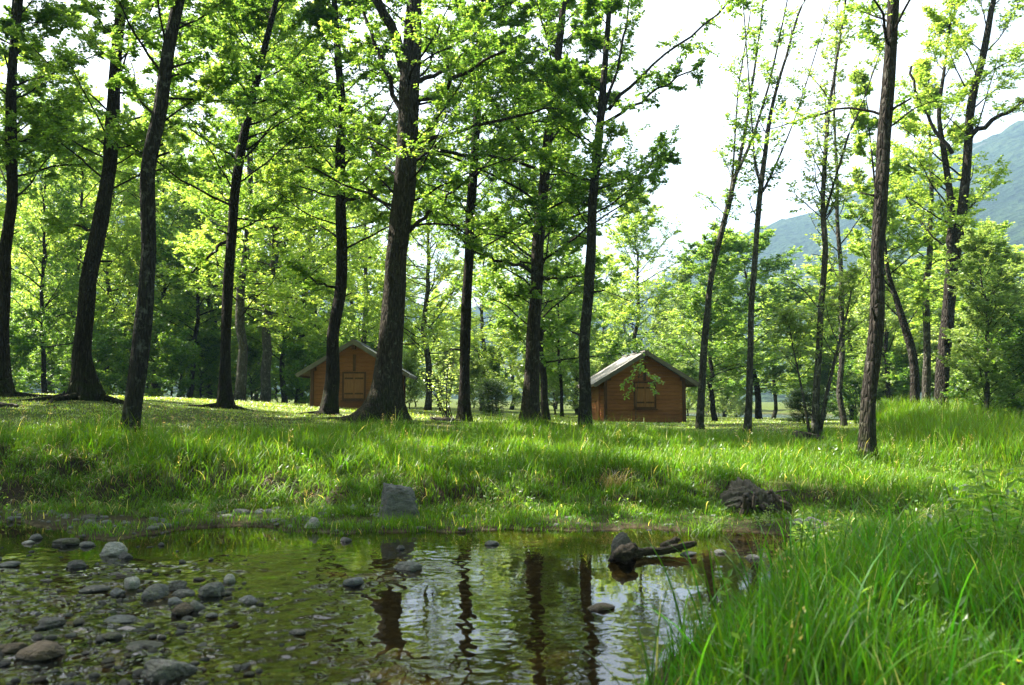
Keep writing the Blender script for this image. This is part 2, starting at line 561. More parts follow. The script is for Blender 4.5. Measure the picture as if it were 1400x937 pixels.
# mountains round the valley: ridge line given as (pixel x, pixel y)
_rx = np.array([-900, -300, 0, 60, 140, 300, 480, 580, 640, 760, 880, 960, 1040, 1120, 1210, 1300, 1400, 1600, 2000, 3000])
_ry = np.array([120, 120, 165, 190, 225, 330, 395, 412, 418, 405, 385, 350, 315, 290, 240, 195, 150, 95, 60, 90])
az = np.radians(np.linspace(-70, 70, 300))
rr = np.concatenate([np.linspace(150, 950, 70), np.linspace(970, 1400, 12)])
AZ, RR = np.meshgrid(az, rr)
pxs = CX + F * np.tan(AZ)
elev = (HOR - np.interp(pxs, _rx, _ry)) / F * np.cos(AZ)
s = np.clip((RR - 260) / (900 - 260), 0, 1)
prof = (s ** 1.25) * 900 * elev - sstep(900, 1400, RR) * 60
HX, HY = RR * np.sin(AZ), RR * np.cos(AZ)
HZ = -3 + prof + s * (1 - s * .75) * ((vnoise(HX, HY, 11, 120) - .5) * 70 + (vnoise(HX, HY, 12, 45) - .5) * 28) + s * ((vnoise(HX, HY, 13, 14) - .5) * 9)
na, nr = len(az), len(rr)
idx = np.arange(na * nr).reshape(nr, na)
quads = np.stack([idx[:-1, :-1], idx[:-1, 1:], idx[1:, 1:], idx[1:, :-1]], -1).reshape(-1, 4)
h_ = MB().add(np.stack([HX, HY, HZ], -1), quads).build('hills', M['hill'], smooth=True)
tag(h_, 'hazy blue forested mountainside beyond the trees', 'hills', kind='structure')


# ------------------------------------------------------------------ trees
def grow_paths(rng, start, d, length, npts, up, wander):
    pts = [start]
    st = (length / (npts - 1))[:, None]
    d = norm(d)
    for i in range(npts - 1):
        d = d + rng.normal(0, wander, d.shape)
        d[:, 2] += up
        d = norm(d)
        pts.append(pts[-1] + d * st)
    return np.stack(pts, 1)


def along(paths, i, t):
    K = paths.shape[1]
    q = np.clip(t, 0, .999) * (K - 1)
    k = q.astype(int)
    f = (q - k)[:, None]
    a, b = paths[i, k], paths[i, k + 1]
    return a + (b - a) * f, norm(b - a)


def children(rng, paths, plen, n, t0, ang, lenf, npts, up, wander, lift=.15, shrink=.6):
    N = len(paths)
    i = np.repeat(np.arange(N), n)
    t = t0 + (1 - t0) * (np.tile(np.arange(n), N) + rng.random(N * n)) / n
    p, d = along(paths, i, t)
    side = norm(np.cross(d, np.array([0, 0, 1.0])) + 1e-6)
    sg = np.where((np.tile(np.arange(n), N) + rng.integers(0, 2, N * n)) % 2, 1.0, -1.0)[:, None]
    a = np.radians(rng.uniform(ang[0], ang[1], N * n))[:, None]
    c = d * np.cos(a) + side * sg * np.sin(a)
    c[:, 2] += rng.normal(lift * .4, lift, N * n)
    L = plen[i] * lenf * (1 - shrink * t) * rng.uniform(.7, 1.3, N * n)
    return grow_paths(rng, p, c, L, npts, up, wander), L


def leaves(rng, paths, n, L, wfac=.6, droop=.3, tilt=.6, tint0=None):
    N = len(paths)
    i = np.repeat(np.arange(N), n)
    t = np.tile((np.arange(n) + .5) / n, N) + rng.normal(0, .04, N * n)
    p, d = along(paths, i, t)
    side = norm(np.cross(d, np.array([0, 0, 1.0])) + 1e-6)
    sg = np.where(np.arange(N * n) % 2, 1.0, -1.0)[:, None]
    a = np.radians(rng.uniform(20, 75, N * n))[:, None]
    ax = d * np.cos(a) + side * sg * np.sin(a)
    ax[:, 2] -= droop * rng.uniform(.2, 1.6, N * n)
    ax = norm(ax + rng.normal(0, .2, ax.shape))
    nm = np.array([0, 0, 1.0]) + rng.normal(0, tilt, ax.shape)
    w = norm(np.cross(nm, ax))
    nm = np.cross(ax, w)
    ll = (L * rng.uniform(.6, 1.25, N * n))[:, None]
    p = p + rng.normal(0, .02, p.shape)
    q = np.stack([p, p + ax * ll * .48 + w * ll * wfac * .5 + nm * ll * .08, p + ax * ll, p + ax * ll * .48 - w * ll * wfac * .5 + nm * ll * .08], 1)
    tn = np.clip((rng.beta(1.6, 2.0, N * n) * .85 + (0 if tint0 is None else tint0[i])), 0, 1)
    return q.reshape(-1, 3), np.arange(N * n * 4).reshape(-1, 4), np.repeat(tn, 4)


def trunk_geo(rng, path, rad, sides=20, flare=.8, fh=.35, nb=5, knots=.05):
    K = len(path)
    h = np.concatenate([[0], np.cumsum(np.linalg.norm(np.diff(path, axis=0), axis=1))])
    th = np.arange(sides) * 2 * np.pi / sides
    sh = np.ones((1, K, sides))
    ph = rng.uniform(0, 6.28, 8)
    for k in range(1, 6):
        sh = sh + knots / k ** .5 * np.sin(k * th[None, None] + ph[k] + h[None, :, None] * (.9 + .5 * k) * (1 if k % 2 else -1))
    but = (.5 + .5 * np.cos(nb * th + ph[0] + .8 * np.sin(th + ph[6])))
    hh = np.maximum(h - .3, 0)
    sh = sh + flare * np.exp(-hh / fh)[None, :, None] * (.35 + .85 * but ** 1.5)[None, None]
    sh = sh + rng.normal(0, .012, sh.shape)
    return tubes(path[None], rad[None], sides, cap=True, shape=sh)


BARE = {}


def make_tree(name, label, cat, trunk_px, Y, H, seed, bark, leafm, group=None, h0=4.5, n1=40, len1=3.4, elev=(5, 45), n2=9, n3=7, nl=29, L=.085,
              flare=.8, fh=.35, limbs=(), sides=20, up1=.02, wander=.10, extra_stems=(), tint=0.0, lean_top=None, topfrac=1.0, droop=.25,
              ang2=(30, 65), len2=.42, len3=.5, tw=.3, azbias=None, open_side=.28):
    """one tree standing at the pixel trunk line: trunk (with stems and limbs), branches, crown"""
    rng = np.random.default_rng(seed)
    pts = [(*P(a, b, Y), c * .5 * Y / F) for a, b, c in trunk_px]
    base = np.array(pts[0][:3])
    base[2] = gz(base[0], base[1])
    pts[0] = (base[0], base[1], base[2] - .3, pts[0][3])
    if len(pts) > 1 and pts[1][2] < base[2] + .2:
        pts.pop(1)
    pts = [np.array(q) for q in pts]
    top = pts[-1]
    if H > top[2] - base[2] + .3:
        d = norm(pts[-1][:3] - pts[-2][:3])
        d[2] = max(d[2], .5)
        rem = base[2] + H - top[2]
        for k in (.35, .7, 1.0):
            e = top[:3] + norm(d + np.array([0, 0, .4 * k])) * rem * k
            pts.append(np.array([*e, max(top[3] * (1 - .92 * k), .012)]))
    path = resample(np.array(pts), max(24, int(H / .22)))
    wob = np.stack([np.interp(np.arange(len(path)), np.linspace(0, len(path), 12), rng.normal(0, .03, 12)) for _ in range(3)], 1)
    path[2:, :3] += wob[2:]
    path[:, 1] += np.interp(np.arange(len(path)), np.linspace(0, len(path), 6), np.concatenate([[0], rng.normal(0, .12, 5)]))
    path[:, :3] -= base
    root = thing(name, tuple(base), label, cat, group)
    tb = MB()
    tb.add(*trunk_geo(rng, path[:, :3], path[:, 3], sides, flare, fh, rng.integers(4, 7)))
    if flare >= .5:      # surface roots running out into the turf
        for k in range(int(rng.integers(4, 7))):
            a = rng.uniform(0, 6.28)
            L0 = rng.uniform(.5, 1.2) * (1 + flare * .3)
            uu = np.linspace(0, 1, 9)
            r_in = path[2, 3] * .9
            aa = a + np.cumsum(rng.normal(0, .12, 9))
            rx_, ry_ = np.cos(aa) * (r_in + uu * L0), np.sin(aa) * (r_in + uu * L0)
            rz_ = ground(rx_ + base[0], ry_ + base[1]) - base[2] + .10 * flare * (1 - uu) ** 2 - .03 * uu + .005
            tb.add(*tubes(np.stack([rx_, ry_, rz_], 1)[None], (path[2, 3] * .36 * (1 - uu) ** .8 + .012)[None], 8))
    for k in range(int(rng.integers(3, 7))):     # snapped-off dead branches
        hk = rng.uniform(1.6, 7.5)
        pk = np.array([np.interp(hk, path[:, 2], path[:, q]) for q in range(4)])
        a = rng.uniform(0, 6.28)
        dk = np.array([math.cos(a), math.sin(a), rng.uniform(-.1, .6)])
        sk = pk[:3] + dk * (pk[3] * np.array([.6, 1.2, 1.9])[:, None] + np.array([0, .02, rng.uniform(.05, .25)])[:, None])
        tb.add(*tubes(sk[None], np.array([[.4, .24, .17]]) * min(pk[3], .13) * rng.uniform(.5, 1), 7, True))
    stems = [path]
    lim_paths, lim_len, lim_r = [], [], []
    for q in list(limbs) + list(extra_stems):
        pl, dep = q[0], q[1]
        is_stem = len(q) > 2 and q[2]
        lp = np.array([(*P(a, b, Y), c * .5 * Y / F) for a, b, c in pl])
        lp[:, :3] -= base
        lp[:, 1] += np.linspace(0, 1, len(lp)) ** 1.2 * dep
        if is_stem:
            if is_stem == 'ground':
                g0 = gz(lp[0, 0] + base[0], lp[0, 1] + base[1]) - base[2]
                lp[0, 2] = g0 - .15
            e = lp[-1].copy(); dd = norm(lp[-1, :3] - lp[-2, :3]); dd[2] += .2
            e[:3] += norm(dd) * (.7 if is_stem == 'ground' else max(.5, H * .9 - lp[-1, 2])); e[3] = .006 if is_stem == 'ground' else .012
            lp = np.vstack([lp, e])
            sp = resample(lp, 40)
            tb.add(*trunk_geo(rng, sp[:, :3], sp[:, 3], 10, .3 if is_stem == 'ground' else 0, .2, 4, .04))
            stems.append(sp)
        else:
            sp = resample(lp, 12)
            sp[1:, :3] += rng.normal(0, .03, (11, 3))
            tb.add(*trunk_geo(rng, sp[:, :3], sp[:, 3], 9, 0, 1, 4, .04))
            lim_paths.append(sp[:, :3]); lim_len.append(np.linalg.norm(np.diff(sp[:, :3], axis=0), axis=1).sum() * .8); lim_r.append(sp[:, 3])
    # first-order branches spiralling up every stem
    S, D, LN, R0 = [], [], [], []
    for si, sp in enumerate(stems):
        hts = sp[:, 2]
        n = n1 if si == 0 else max(6, int(n1 * .6))
        h0s = min(h0, hts[-1] * .5)
        hh = h0s + (hts[-1] - h0s) * ((np.arange(n) + rng.random(n)) / n) ** 1.05
        hh = hh[hh < hts[-1] * .985]
        n = len(hh)
        if n == 0: continue
        azm = np.arange(n) * 2.399 + rng.normal(0, .4, n)
        # the open, stream side of the stems carries few low branches
        keep = (np.cos(azm + math.pi / 2) < .35) | (hh > 11.5) | (rng.random(n) < open_side)
        hh, azm = hh[keep], azm[keep]
        n = len(hh)
        p = np.stack([np.interp(hh, hts, sp[:, k]) for k in range(4)], 1)
        if azbias is not None:
            azm = np.where(rng.random(n) < .5, rng.normal(azbias, .7, n), azm)
        f = (hh - h0s) / max(hts[-1] - h0s, .1)
        el = np.radians(rng.uniform(elev[0], elev[1], n) + f * 25)
        D.append(np.stack([np.cos(azm) * np.cos(el), np.sin(azm) * np.cos(el), np.sin(el)], 1))
        S.append(p[:, :3])
        LN.append(len1 * (1.0 if si == 0 else .7) * (.55 + .45 * np.sin(np.clip(.25 + f * .9, 0, 1) * np.pi)) * rng.uniform(.6, 1.2, n) * (1 - .55 * f * topfrac))
        R0.append(np.minimum(p[:, 3] * .45, .007 + .0075 * LN[-1]))
    S, D, LN, R0 = map(np.concatenate, (S, D, LN, R0))
    p1 = grow_paths(rng, S, D, LN, 12, up1, wander)
    r1 = R0[:, None] * np.linspace(1, .18, 12) ** .8
    if lim_paths:
        p1 = np.concatenate([p1, np.array(lim_paths)]); LN = np.concatenate([LN, lim_len])
    bb = tb if name == 'ash_sapling' else MB()
    bb.add(*tubes(p1[:len(r1)], r1, 6))
    p2, L2 = children(rng, p1, LN, n2, .22, ang2, len2, 7, .015, .13, .42)
    rad2 = np.clip(.0035 * L2 / .8 + .003, .004, .014)[:, None] * np.linspace(1, .35, 7)
    bb.add(*tubes(p2, rad2, 4))
    p3, L3 = children(rng, p2, np.maximum(L2, .5), n3, .2, (30, 70), len3, 4, -.03, .12, .34, .4)
    bb.add(*tubes(p3, np.full((len(p3), 4), .003) * np.linspace(1, .5, 4), 3))
    if bb is not tb:
        bb.build('branches', M['twig'] if bark != 'bark_grey' else M['bark_brown'], root, True)
    cl = tint + rng.normal(.06, tw * .35, len(p1))
    ti = np.repeat(np.repeat(cl, n2), n3) + rng.normal(0, .06, len(p3))
    cr = MB()
    v, f, tn = leaves(rng, p3, nl, L, tint0=ti, droop=droop)
    cr.add(v, f, tint=tn)
    v, f, tn = leaves(rng, p2, max(3, nl // 3), L, tint0=ti[::n3], droop=droop)
    cr.add(v, f, tint=tn)
    tb.build('trunk', M[bark], root, True)
    cr.build('crown', M[leafm], root)
    return root


DET = {'full': dict(), 'thin': dict(h0=4.2, n1=26, len1=1.8, elev=(45, 70), n2=5, n3=3, nl=7, L=.095, flare=.35, fh=.15, sides=12, up1=.05, len2=.45)}
GW = 'tall trees standing on the stream bank lawn'
make_tree('oak_tree', 'massive grey oak with broad flared roots and forked limbs, standing before the left cabin', 'oak tree',
          [(522, 580, 50), (529, 515, 38), (535, 447, 31), (543, 370, 29), (551, 290, 29), (557, 200, 29), (562, 100, 28), (565, 20, 22), (566, 0, 21)], 19, 15, 1, 'bark_oak', 'leaf_oak', GW,
          h0=4.6, n1=52, len1=4.2, flare=1.25, fh=.42, sides=40, n3=6,
          limbs=[([(556, 105, 16), (545, 60, 15), (525, 25, 13), (508, -10, 11), (490, -60, 5)], -1.0),
                 ([(552, 165, 9), (535, 120, 7), (510, 50, 6), (492, 5, 5), (485, -40, 3)], .6),
                 ([(560, 206, 8), (590, 196, 6), (640, 188, 5), (700, 176, 4), (760, 170, 2)], -1.2),
                 ([(562, 208, 7), (600, 201, 5), (680, 206, 4), (760, 228, 3), (820, 232, 2)], 1.0),
                 ([(566, 146, 8), (600, 138, 6), (640, 128, 5), (690, 118, 3)], -2.0),
                 ([(563, 118, 8), (590, 95, 6), (625, 60, 5), (660, 20, 3)], 1.5),
                 ([(548, 290, 6), (520, 275, 4), (480, 268, 3), (440, 250, 2)], -1.5),
                 ([(556, 320, 6), (585, 300, 5), (615, 285, 3), (650, 262, 2)], -1.6)])
make_tree('alder_tree', 'dark forked tree trunk cut by the left edge of the photo', 'tree',
          [(3, 544, 22), (5, 480, 17), (8, 380, 15), (11, 250, 14), (18, 130, 13), (28, 0, 10)], 20, 14, 2, 'bark_dark', 'leaf_alder', GW,
          h0=4.9, n1=38, len1=3.2, extra_stems=[([(12, 200, 10), (9, 120, 9), (10, 0, 7)], .3, True)])
make_tree('alder_tree', 'dark tree with wide flared foot on the highest part of the lawn, leaning right', 'tree',
          [(117, 549, 30), (121, 500, 23), (127, 430, 21), (139, 320, 20), (150, 200, 18), (163, 80, 15), (172, -10, 13)], 19, 14.5, 3, 'bark_dark', 'leaf_alder', GW,
          h0=4.9, n1=40, len1=3.3, flare=1.0, fh=.4, limbs=[([(135, 320, 5), (105, 305, 4), (70, 300, 3), (30, 305, 2)], 1.2)])
make_tree('alder_tree', 'lichen-spotted leaning tree rooted in the long grass nearest the left edge', 'tree',
          [(175, 600, 26), (184, 520, 23), (191, 430, 22), (199, 340, 20), (210, 230, 19), (229, 100, 18), (252, -10, 15)], 14, 13, 4, 'bark_lichen', 'leaf_alder', GW,
          h0=5.4, n1=32, len1=2.9, flare=.25, fh=.3)
make_tree('oak_tree', 'slender dark tree alone on the sunlit lawn left of the left cabin', 'oak tree',
          [(308, 560, 19), (310, 500, 14), (314, 400, 13.5), (320, 290, 13), (335, 180, 12), (358, 85, 9), (378, 0, 7)], 22, 14, 5, 'bark_dark', 'leaf_oak', GW,
          h0=4.8, n1=50, len1=3.7, flare=.8, limbs=[([(312, 330, 5), (296, 345, 4), (285, 370, 3), (270, 385, 2)], -1.0), ([(330, 218, 4), (300, 225, 3), (270, 222, 2)], .6)])
make_tree('oak_tree', 'crooked dark tree growing right against the front of the left cabin', 'oak tree',
          [(447, 569, 22), (452, 520, 18), (461, 440, 16.5), (468, 380, 15), (466, 320, 15), (462, 250, 14), (466, 150, 12), (458, 20, 8), (455, -20, 7)], 22, 13.5, 6, 'bark_dark', 'leaf_oak', GW,
          h0=4.6, n1=50, len1=3.5, flare=.7, limbs=[([(468, 398, 4), (440, 390, 3), (410, 372, 2)], -1.0), ([(464, 280, 5), (500, 275, 4), (540, 270, 2)], -1.5)])
make_tree('oak_tree', 'straight dark tree beside the small conifer, first to the right of the great oak', 'oak tree',
          [(635, 579, 17), (635, 510, 14), (638, 420, 14), (643, 330, 13), (648, 220, 12), (653, 110, 10), (660, 0, 8)], 23, 14, 7, 'bark_dark', 'leaf_oak', GW,
          h0=4.8, n1=50, len1=3.7, flare=.7, fh=.3)
make_tree('oak_tree', 'stout dark tree with low side branches midway between the two cabins', 'oak tree',
          [(726, 580, 26), (728, 530, 21), (732, 440, 18), (738, 340, 16), (745, 240, 14), (752, 180, 13), (763, 60, 10), (770, -10, 8)], 22, 14.5, 8, 'bark_oak', 'leaf_oak', GW,
          h0=4.4, n1=54, len1=4.0, flare=.6, n3=6,
          limbs=[([(736, 372, 6), (715, 368, 5), (680, 362, 4), (645, 352, 2)], -1.4), ([(737, 392, 4), (728, 400, 3), (705, 410, 2)], -.8), ([(740, 378, 5), (765, 388, 4), (800, 385, 2)], -1.2)])
make_tree('oak_tree', 'dark tree with a wide fork high up, just left of the right cabin', 'oak tree',
          [(800, 588, 18), (800, 530, 16), (802, 430, 14.5), (807, 340, 13.5), (813, 240, 12.5), (822, 150, 11), (830, 60, 8), (836, -10, 6)], 19, 12.3, 9, 'bark_lichen', 'leaf_oak', GW,
          h0=4.3, n1=42, len1=2.7, flare=.25, azbias=math.pi * .9,
          limbs=[([(832, 150, 6), (850, 132, 5), (890, 95, 3.5), (940, 58, 3), (1005, 5, 2)], -.5), ([(824, 160, 5), (845, 90, 4), (860, 20, 3), (866, -20, 2)], .3),
                 ([(815, 180, 6), (850, 160, 4), (890, 135, 3), (940, 120, 2)], -1.2)])
make_tree('ash_sapling', 'thin leaning tree just right of the right cabin, with a fan of fine twigs', 'tree',
          [(956, 587, 12), (961, 520, 10), (966, 440, 9), (970, 390, 8), (984, 330, 8), (1000, 260, 7), (1012, 215, 5), (1022, 150, 4), (1035, 70, 3)], 22, 13, 10, 'bark_grey', 'leaf_alder', 'thin ash trees near the right cabin',
          **{**DET['thin'], 'h0': 5.4, 'n1': 18, 'len1': 1.6}, extra_stems=[([(1003, 248, 4), (1028, 190, 4), (1048, 120, 3), (1068, 20, 2)], -.4, True), ([(990, 315, 3), (1003, 240, 3), (1012, 120, 2), (1030, 20, 2)], .4, True)])
make_tree('ash_sapling', 'thin straight tree with forked top against open sky, second right of the right cabin', 'tree',
          [(1020, 593, 11), (1023, 520, 9), (1027, 440, 8), (1035, 350, 8), (1042, 250, 7), (1050, 170, 6), (1065, 100, 4), (1085, 40, 3), (1105, -10, 3)], 20, 13, 11, 'bark_grey', 'leaf_alder', 'thin ash trees near the right cabin',
          **{**DET['thin'], 'h0': 5.0, 'n1': 18, 'len1': 1.6}, extra_stems=[([(1043, 262, 3.5), (1062, 225, 3), (1080, 185, 2), (1095, 150, 2)], .3, True), ([(1042, 265, 3), (1030, 225, 3), (1025, 200, 2)], -.3, True)])
make_tree('ash_sapling', 'many-stemmed thin tree rising from the dark rotten stump', 'tree',
          [(1112, 606, 11), (1114, 540, 10), (1119, 470, 8), (1124, 380, 8), (1126, 300, 7), (1128, 230, 6), (1133, 170, 5), (1145, 100, 4), (1155, 30, 3)], 17, 11.5, 12, 'bark_grey', 'leaf_pale', 'thin ash trees near the right cabin',
          **{**DET['thin'], 'h0': 2.4, 'n1': 30, 'len1': 1.7, 'L': .085, 'nl': 7, 'n3': 3, 'n2': 5, 'elev': (35, 65)},
          extra_stems=[([(1116, 606, 6), (1128, 540, 5), (1140, 480, 4), (1150, 430, 3)], -.3, 'ground'), ([(1110, 604, 5), (1100, 540, 3), (1090, 480, 2)], .2, 'ground'), ([(1126, 300, 4), (1145, 240, 3), (1165, 180, 3), (1185, 140, 2)], .3, True)])
make_tree('ash_sapling', 'pale slim tree between the stump tree and the near bank tree', 'tree',
          [(1154, 585, 8), (1153, 520, 8), (1152, 440, 7), (1147, 360, 6), (1141, 300, 5), (1140, 220, 4), (1142, 140, 3)], 22, 12, 13, 'bark_grey', 'leaf_pale', 'thin ash trees near the right cabin',
          **{**DET['thin'], 'h0': 3.5, 'n1': 30, 'len1': 1.8, 'elev': (25, 60), 'nl': 6})
make_tree('ash_tree', 'bare straight trunk standing nearest the water beside the tall reeds', 'tree',
          [(1184, 633, 24), (1190, 580, 21), (1198, 500, 19), (1205, 400, 18), (1209, 300, 18), (1211, 200, 18), (1213, 100, 17), (1216, -10, 15)], 13.5, 14, 14, 'bark_brown', 'leaf_alder', GW,
          h0=5.6, n1=26, len1=2.7, flare=.35, fh=.2, sides=24, nl=12, elev=(-5, 35), n2=6)
make_tree('ash_tree', 'big twin-stemmed tree behind the tall reeds, its trunks splitting into high forks', 'tree',
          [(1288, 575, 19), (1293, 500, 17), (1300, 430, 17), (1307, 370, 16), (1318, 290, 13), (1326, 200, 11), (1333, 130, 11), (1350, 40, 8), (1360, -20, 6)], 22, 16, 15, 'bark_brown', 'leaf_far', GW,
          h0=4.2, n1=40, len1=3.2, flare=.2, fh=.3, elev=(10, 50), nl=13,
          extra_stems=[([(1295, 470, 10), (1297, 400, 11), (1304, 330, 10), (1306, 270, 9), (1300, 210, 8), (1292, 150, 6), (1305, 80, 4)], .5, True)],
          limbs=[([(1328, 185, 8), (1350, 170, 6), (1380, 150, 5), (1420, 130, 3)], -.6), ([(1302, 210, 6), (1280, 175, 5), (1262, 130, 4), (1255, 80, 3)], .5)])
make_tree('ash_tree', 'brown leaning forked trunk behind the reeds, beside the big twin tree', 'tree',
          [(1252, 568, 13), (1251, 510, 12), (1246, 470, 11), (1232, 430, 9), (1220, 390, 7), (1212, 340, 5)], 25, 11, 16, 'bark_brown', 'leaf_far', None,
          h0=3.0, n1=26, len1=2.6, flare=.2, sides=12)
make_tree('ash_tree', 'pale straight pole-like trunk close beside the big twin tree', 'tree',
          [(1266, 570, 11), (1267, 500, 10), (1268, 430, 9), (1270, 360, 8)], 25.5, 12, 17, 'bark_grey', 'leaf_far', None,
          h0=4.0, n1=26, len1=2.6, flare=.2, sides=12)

# ---- woodland behind: a few kinds, each copied with its parts
def proto(name, seed, H, w, bark, leafm, h0, n1, len1, n2, n3, nl, L, elev, tint=0.0, droop=.25):
    rng = np.random.default_rng(seed)
    k = 22
    path = np.zeros((k, 4))
    path[:, 2] = np.linspace(-.4, H, k)
    path[:, 0] = np.cumsum(rng.normal(0, .07, k)); path[:, 1] = np.cumsum(rng.normal(0, .07, k))
    path[:, :2] -= path[1, :2]
    path[:, 3] = w * (1 - .9 * np.linspace(0, 1, k) ** 1.1)
    tb = MB().add(*trunk_geo(rng, path[:, :3], path[:, 3], 10, .5, .3, 4))
    hh = h0 + (H - h0) * ((np.arange(n1) + rng.random(n1)) / n1)
    hh = np.minimum(hh, H * .98)
    p = np.stack([np.interp(hh, path[:, 2], path[:, q]) for q in range(4)], 1)
    azm = np.arange(n1) * 2.399 + rng.normal(0, .4, n1)
    f = (hh - h0) / (H - h0)
    el = np.radians(rng.uniform(*elev, n1) + f * 25)
    D = np.stack([np.cos(azm) * np.cos(el), np.sin(azm) * np.cos(el), np.sin(el)], 1)
    LN = len1 * (.5 + .5 * np.sin(np.clip(.2 + f * .8, 0, 1) * np.pi)) * rng.uniform(.6, 1.25, n1)
    p1 = grow_paths(rng, p[:, :3], D, LN, 9, .02, .11)
    r1 = np.minimum(p[:, 3] * .45, .008 + .008 * LN)[:, None] * np.linspace(1, .2, 9)
    bb = MB().add(*tubes(p1, r1, 5))
    p2, L2 = children(rng, p1, LN, n2, .2, (30, 65), .45, 6, .015, .14, .42)
    bb.add(*tubes(p2, np.full((len(p2), 6), .009) * np.linspace(1, .4, 6), 3))
    p3, L3 = children(rng, p2, np.maximum(L2, .6), n3, .15, (30, 70), .55, 3, -.03, .12, .36, .4)
    cl = tint + rng.normal(.04, .12, len(p1))
    ti = np.repeat(np.repeat(cl, n2), n3) + rng.normal(0, .06, len(p3))
    v, fc, tn = leaves(rng, p3, nl, L, tint0=ti, wfac=.65, droop=droop)
    cr = MB().add(v, fc, tint=tn)
    return [('trunk', tb.mesh('trunk', M[bark], True)), ('branches', bb.mesh('branches', M['twig'], True)), ('crown', cr.mesh('crown', M[leafm]))]


PROT = {
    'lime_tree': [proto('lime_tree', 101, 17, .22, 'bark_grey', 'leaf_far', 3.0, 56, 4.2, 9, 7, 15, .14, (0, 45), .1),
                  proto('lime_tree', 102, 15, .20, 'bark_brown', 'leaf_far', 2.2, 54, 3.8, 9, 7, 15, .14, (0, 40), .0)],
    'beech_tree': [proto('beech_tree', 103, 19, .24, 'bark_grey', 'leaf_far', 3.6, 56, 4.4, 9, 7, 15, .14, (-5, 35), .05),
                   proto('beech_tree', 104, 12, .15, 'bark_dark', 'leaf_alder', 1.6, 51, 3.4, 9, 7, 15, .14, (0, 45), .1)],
    'willow_tree': [proto('willow_tree', 105, 10, .14, 'bark_grey', 'leaf_pale', .8, 52, 2.8, 8, 7, 14, .12, (15, 60), .0),
                    proto('willow_tree', 106, 13, .14, 'bark_brown', 'leaf_pale', 1.4, 46, 2.6, 8, 7, 13, .13, (25, 65), .05)],
    'spruce_tree': [proto('spruce_tree', 107, 14, .16, 'bark_dark', 'leaf_dark', .8, 60, 2.4, 8, 5, 9, .13, (-15, 5), .0, .1)],
    'shrub': [proto('shrub', 108, 3.2, .05, 'bark_brown', 'leaf_pale', .1, 26, 1.7, 7, 6, 13, .105, (15, 65), .05),
              proto('shrub', 109, 2.4, .05, 'bark_brown', 'leaf_oak', .1, 26, 1.5, 7, 6, 13, .105, (5, 55), .0)],
}
_proto_used = {}


def plant(kind, var, x, y, sc, rz, label, cat, group):
    z = gz(x, y)
    root = thing(kind, (x, y, z), label, cat, group, rz)
    root.scale = (sc[0], sc[0], sc[1]) if isinstance(sc, tuple) else (sc, sc, sc)
    for nm, me in PROT[kind][var]:
        link(bpy.data.objects.new(nm, me), root)
    return root


rw = np.random.default_rng(77)


def px_x(px, Y):
    return (px - CX) / F * Y


# individually placed trees with visible trunks: (kind, variant, pixel x, depth, width scale, height scale, label)
for kind, var, px, Y, s0, s1, lab in [
    ('beech_tree', 0, 330, 33, .9, .95, 'pale brown trunk behind the slender tree left of the left cabin'),
    ('beech_tree', 0, 364, 37, 1.0, 1.0, 'grey trunked tree between the slender tree and the left cabin roof'),
    ('lime_tree', 1, 390, 43, .8, .95, 'dark thin tree just clear of the left eave of the left cabin'),
    ('lime_tree', 0, 586, 40, .85, .8, 'dark round tree on the lawn behind the great oak, right of the left cabin'),
    ('beech_tree', 1, 746, 27, .9, .95, 'smaller dark tree hiding right behind the stout tree midway between cabins'),
    ('beech_tree', 1, 768, 38, .6, .8, 'thin young tree standing between the two cabins on the far lawn'),
    ('lime_tree', 1, 868, 44, .8, .8, 'bushy green tree rising directly behind the right cabin roof'),
    ('beech_tree', 1, 976, 36, .8, .66, 'dark tree close behind the thin leaning tree right of the right cabin'),
    ('beech_tree', 1, 1036, 42, 1.2, .78, 'spreading dark-branched tree by the lake strip'),
    ('lime_tree', 1, 1057, 47, .6, .5, 'small tree at the edge of the pale blue lake strip'),
    ('willow_tree', 0, 1345, 19.5, .5, .45, 'young leafy tree in the tall reeds at the right edge'),
    ('willow_tree', 1, 1380, 24, .6, .38, 'grey-green bushy tree behind the reeds at the far right edge'),
    ('willow_tree', 1, 1215, 33, .8, .7, 'slim willow seen between the near bank trunk and the leaning forked trunk'),
    ('beech_tree', 1, 62, 37, .8, 1.1, 'leaning dark trunk in the shaded wood beyond the left lawn'),
    ('lime_tree', 1, 96, 40, .8, 1.0, 'thin pale trunk in the shaded wood behind the wide flared tree'),
    ('lime_tree', 0, 212, 44, .9, .9, 'whitish trunk in the wood behind the lichen-spotted tree'),
]:
    plant(kind, var, px_x(px, Y), Y, (s0, s1), rw.uniform(0, 6.28), lab, 'tree', None)

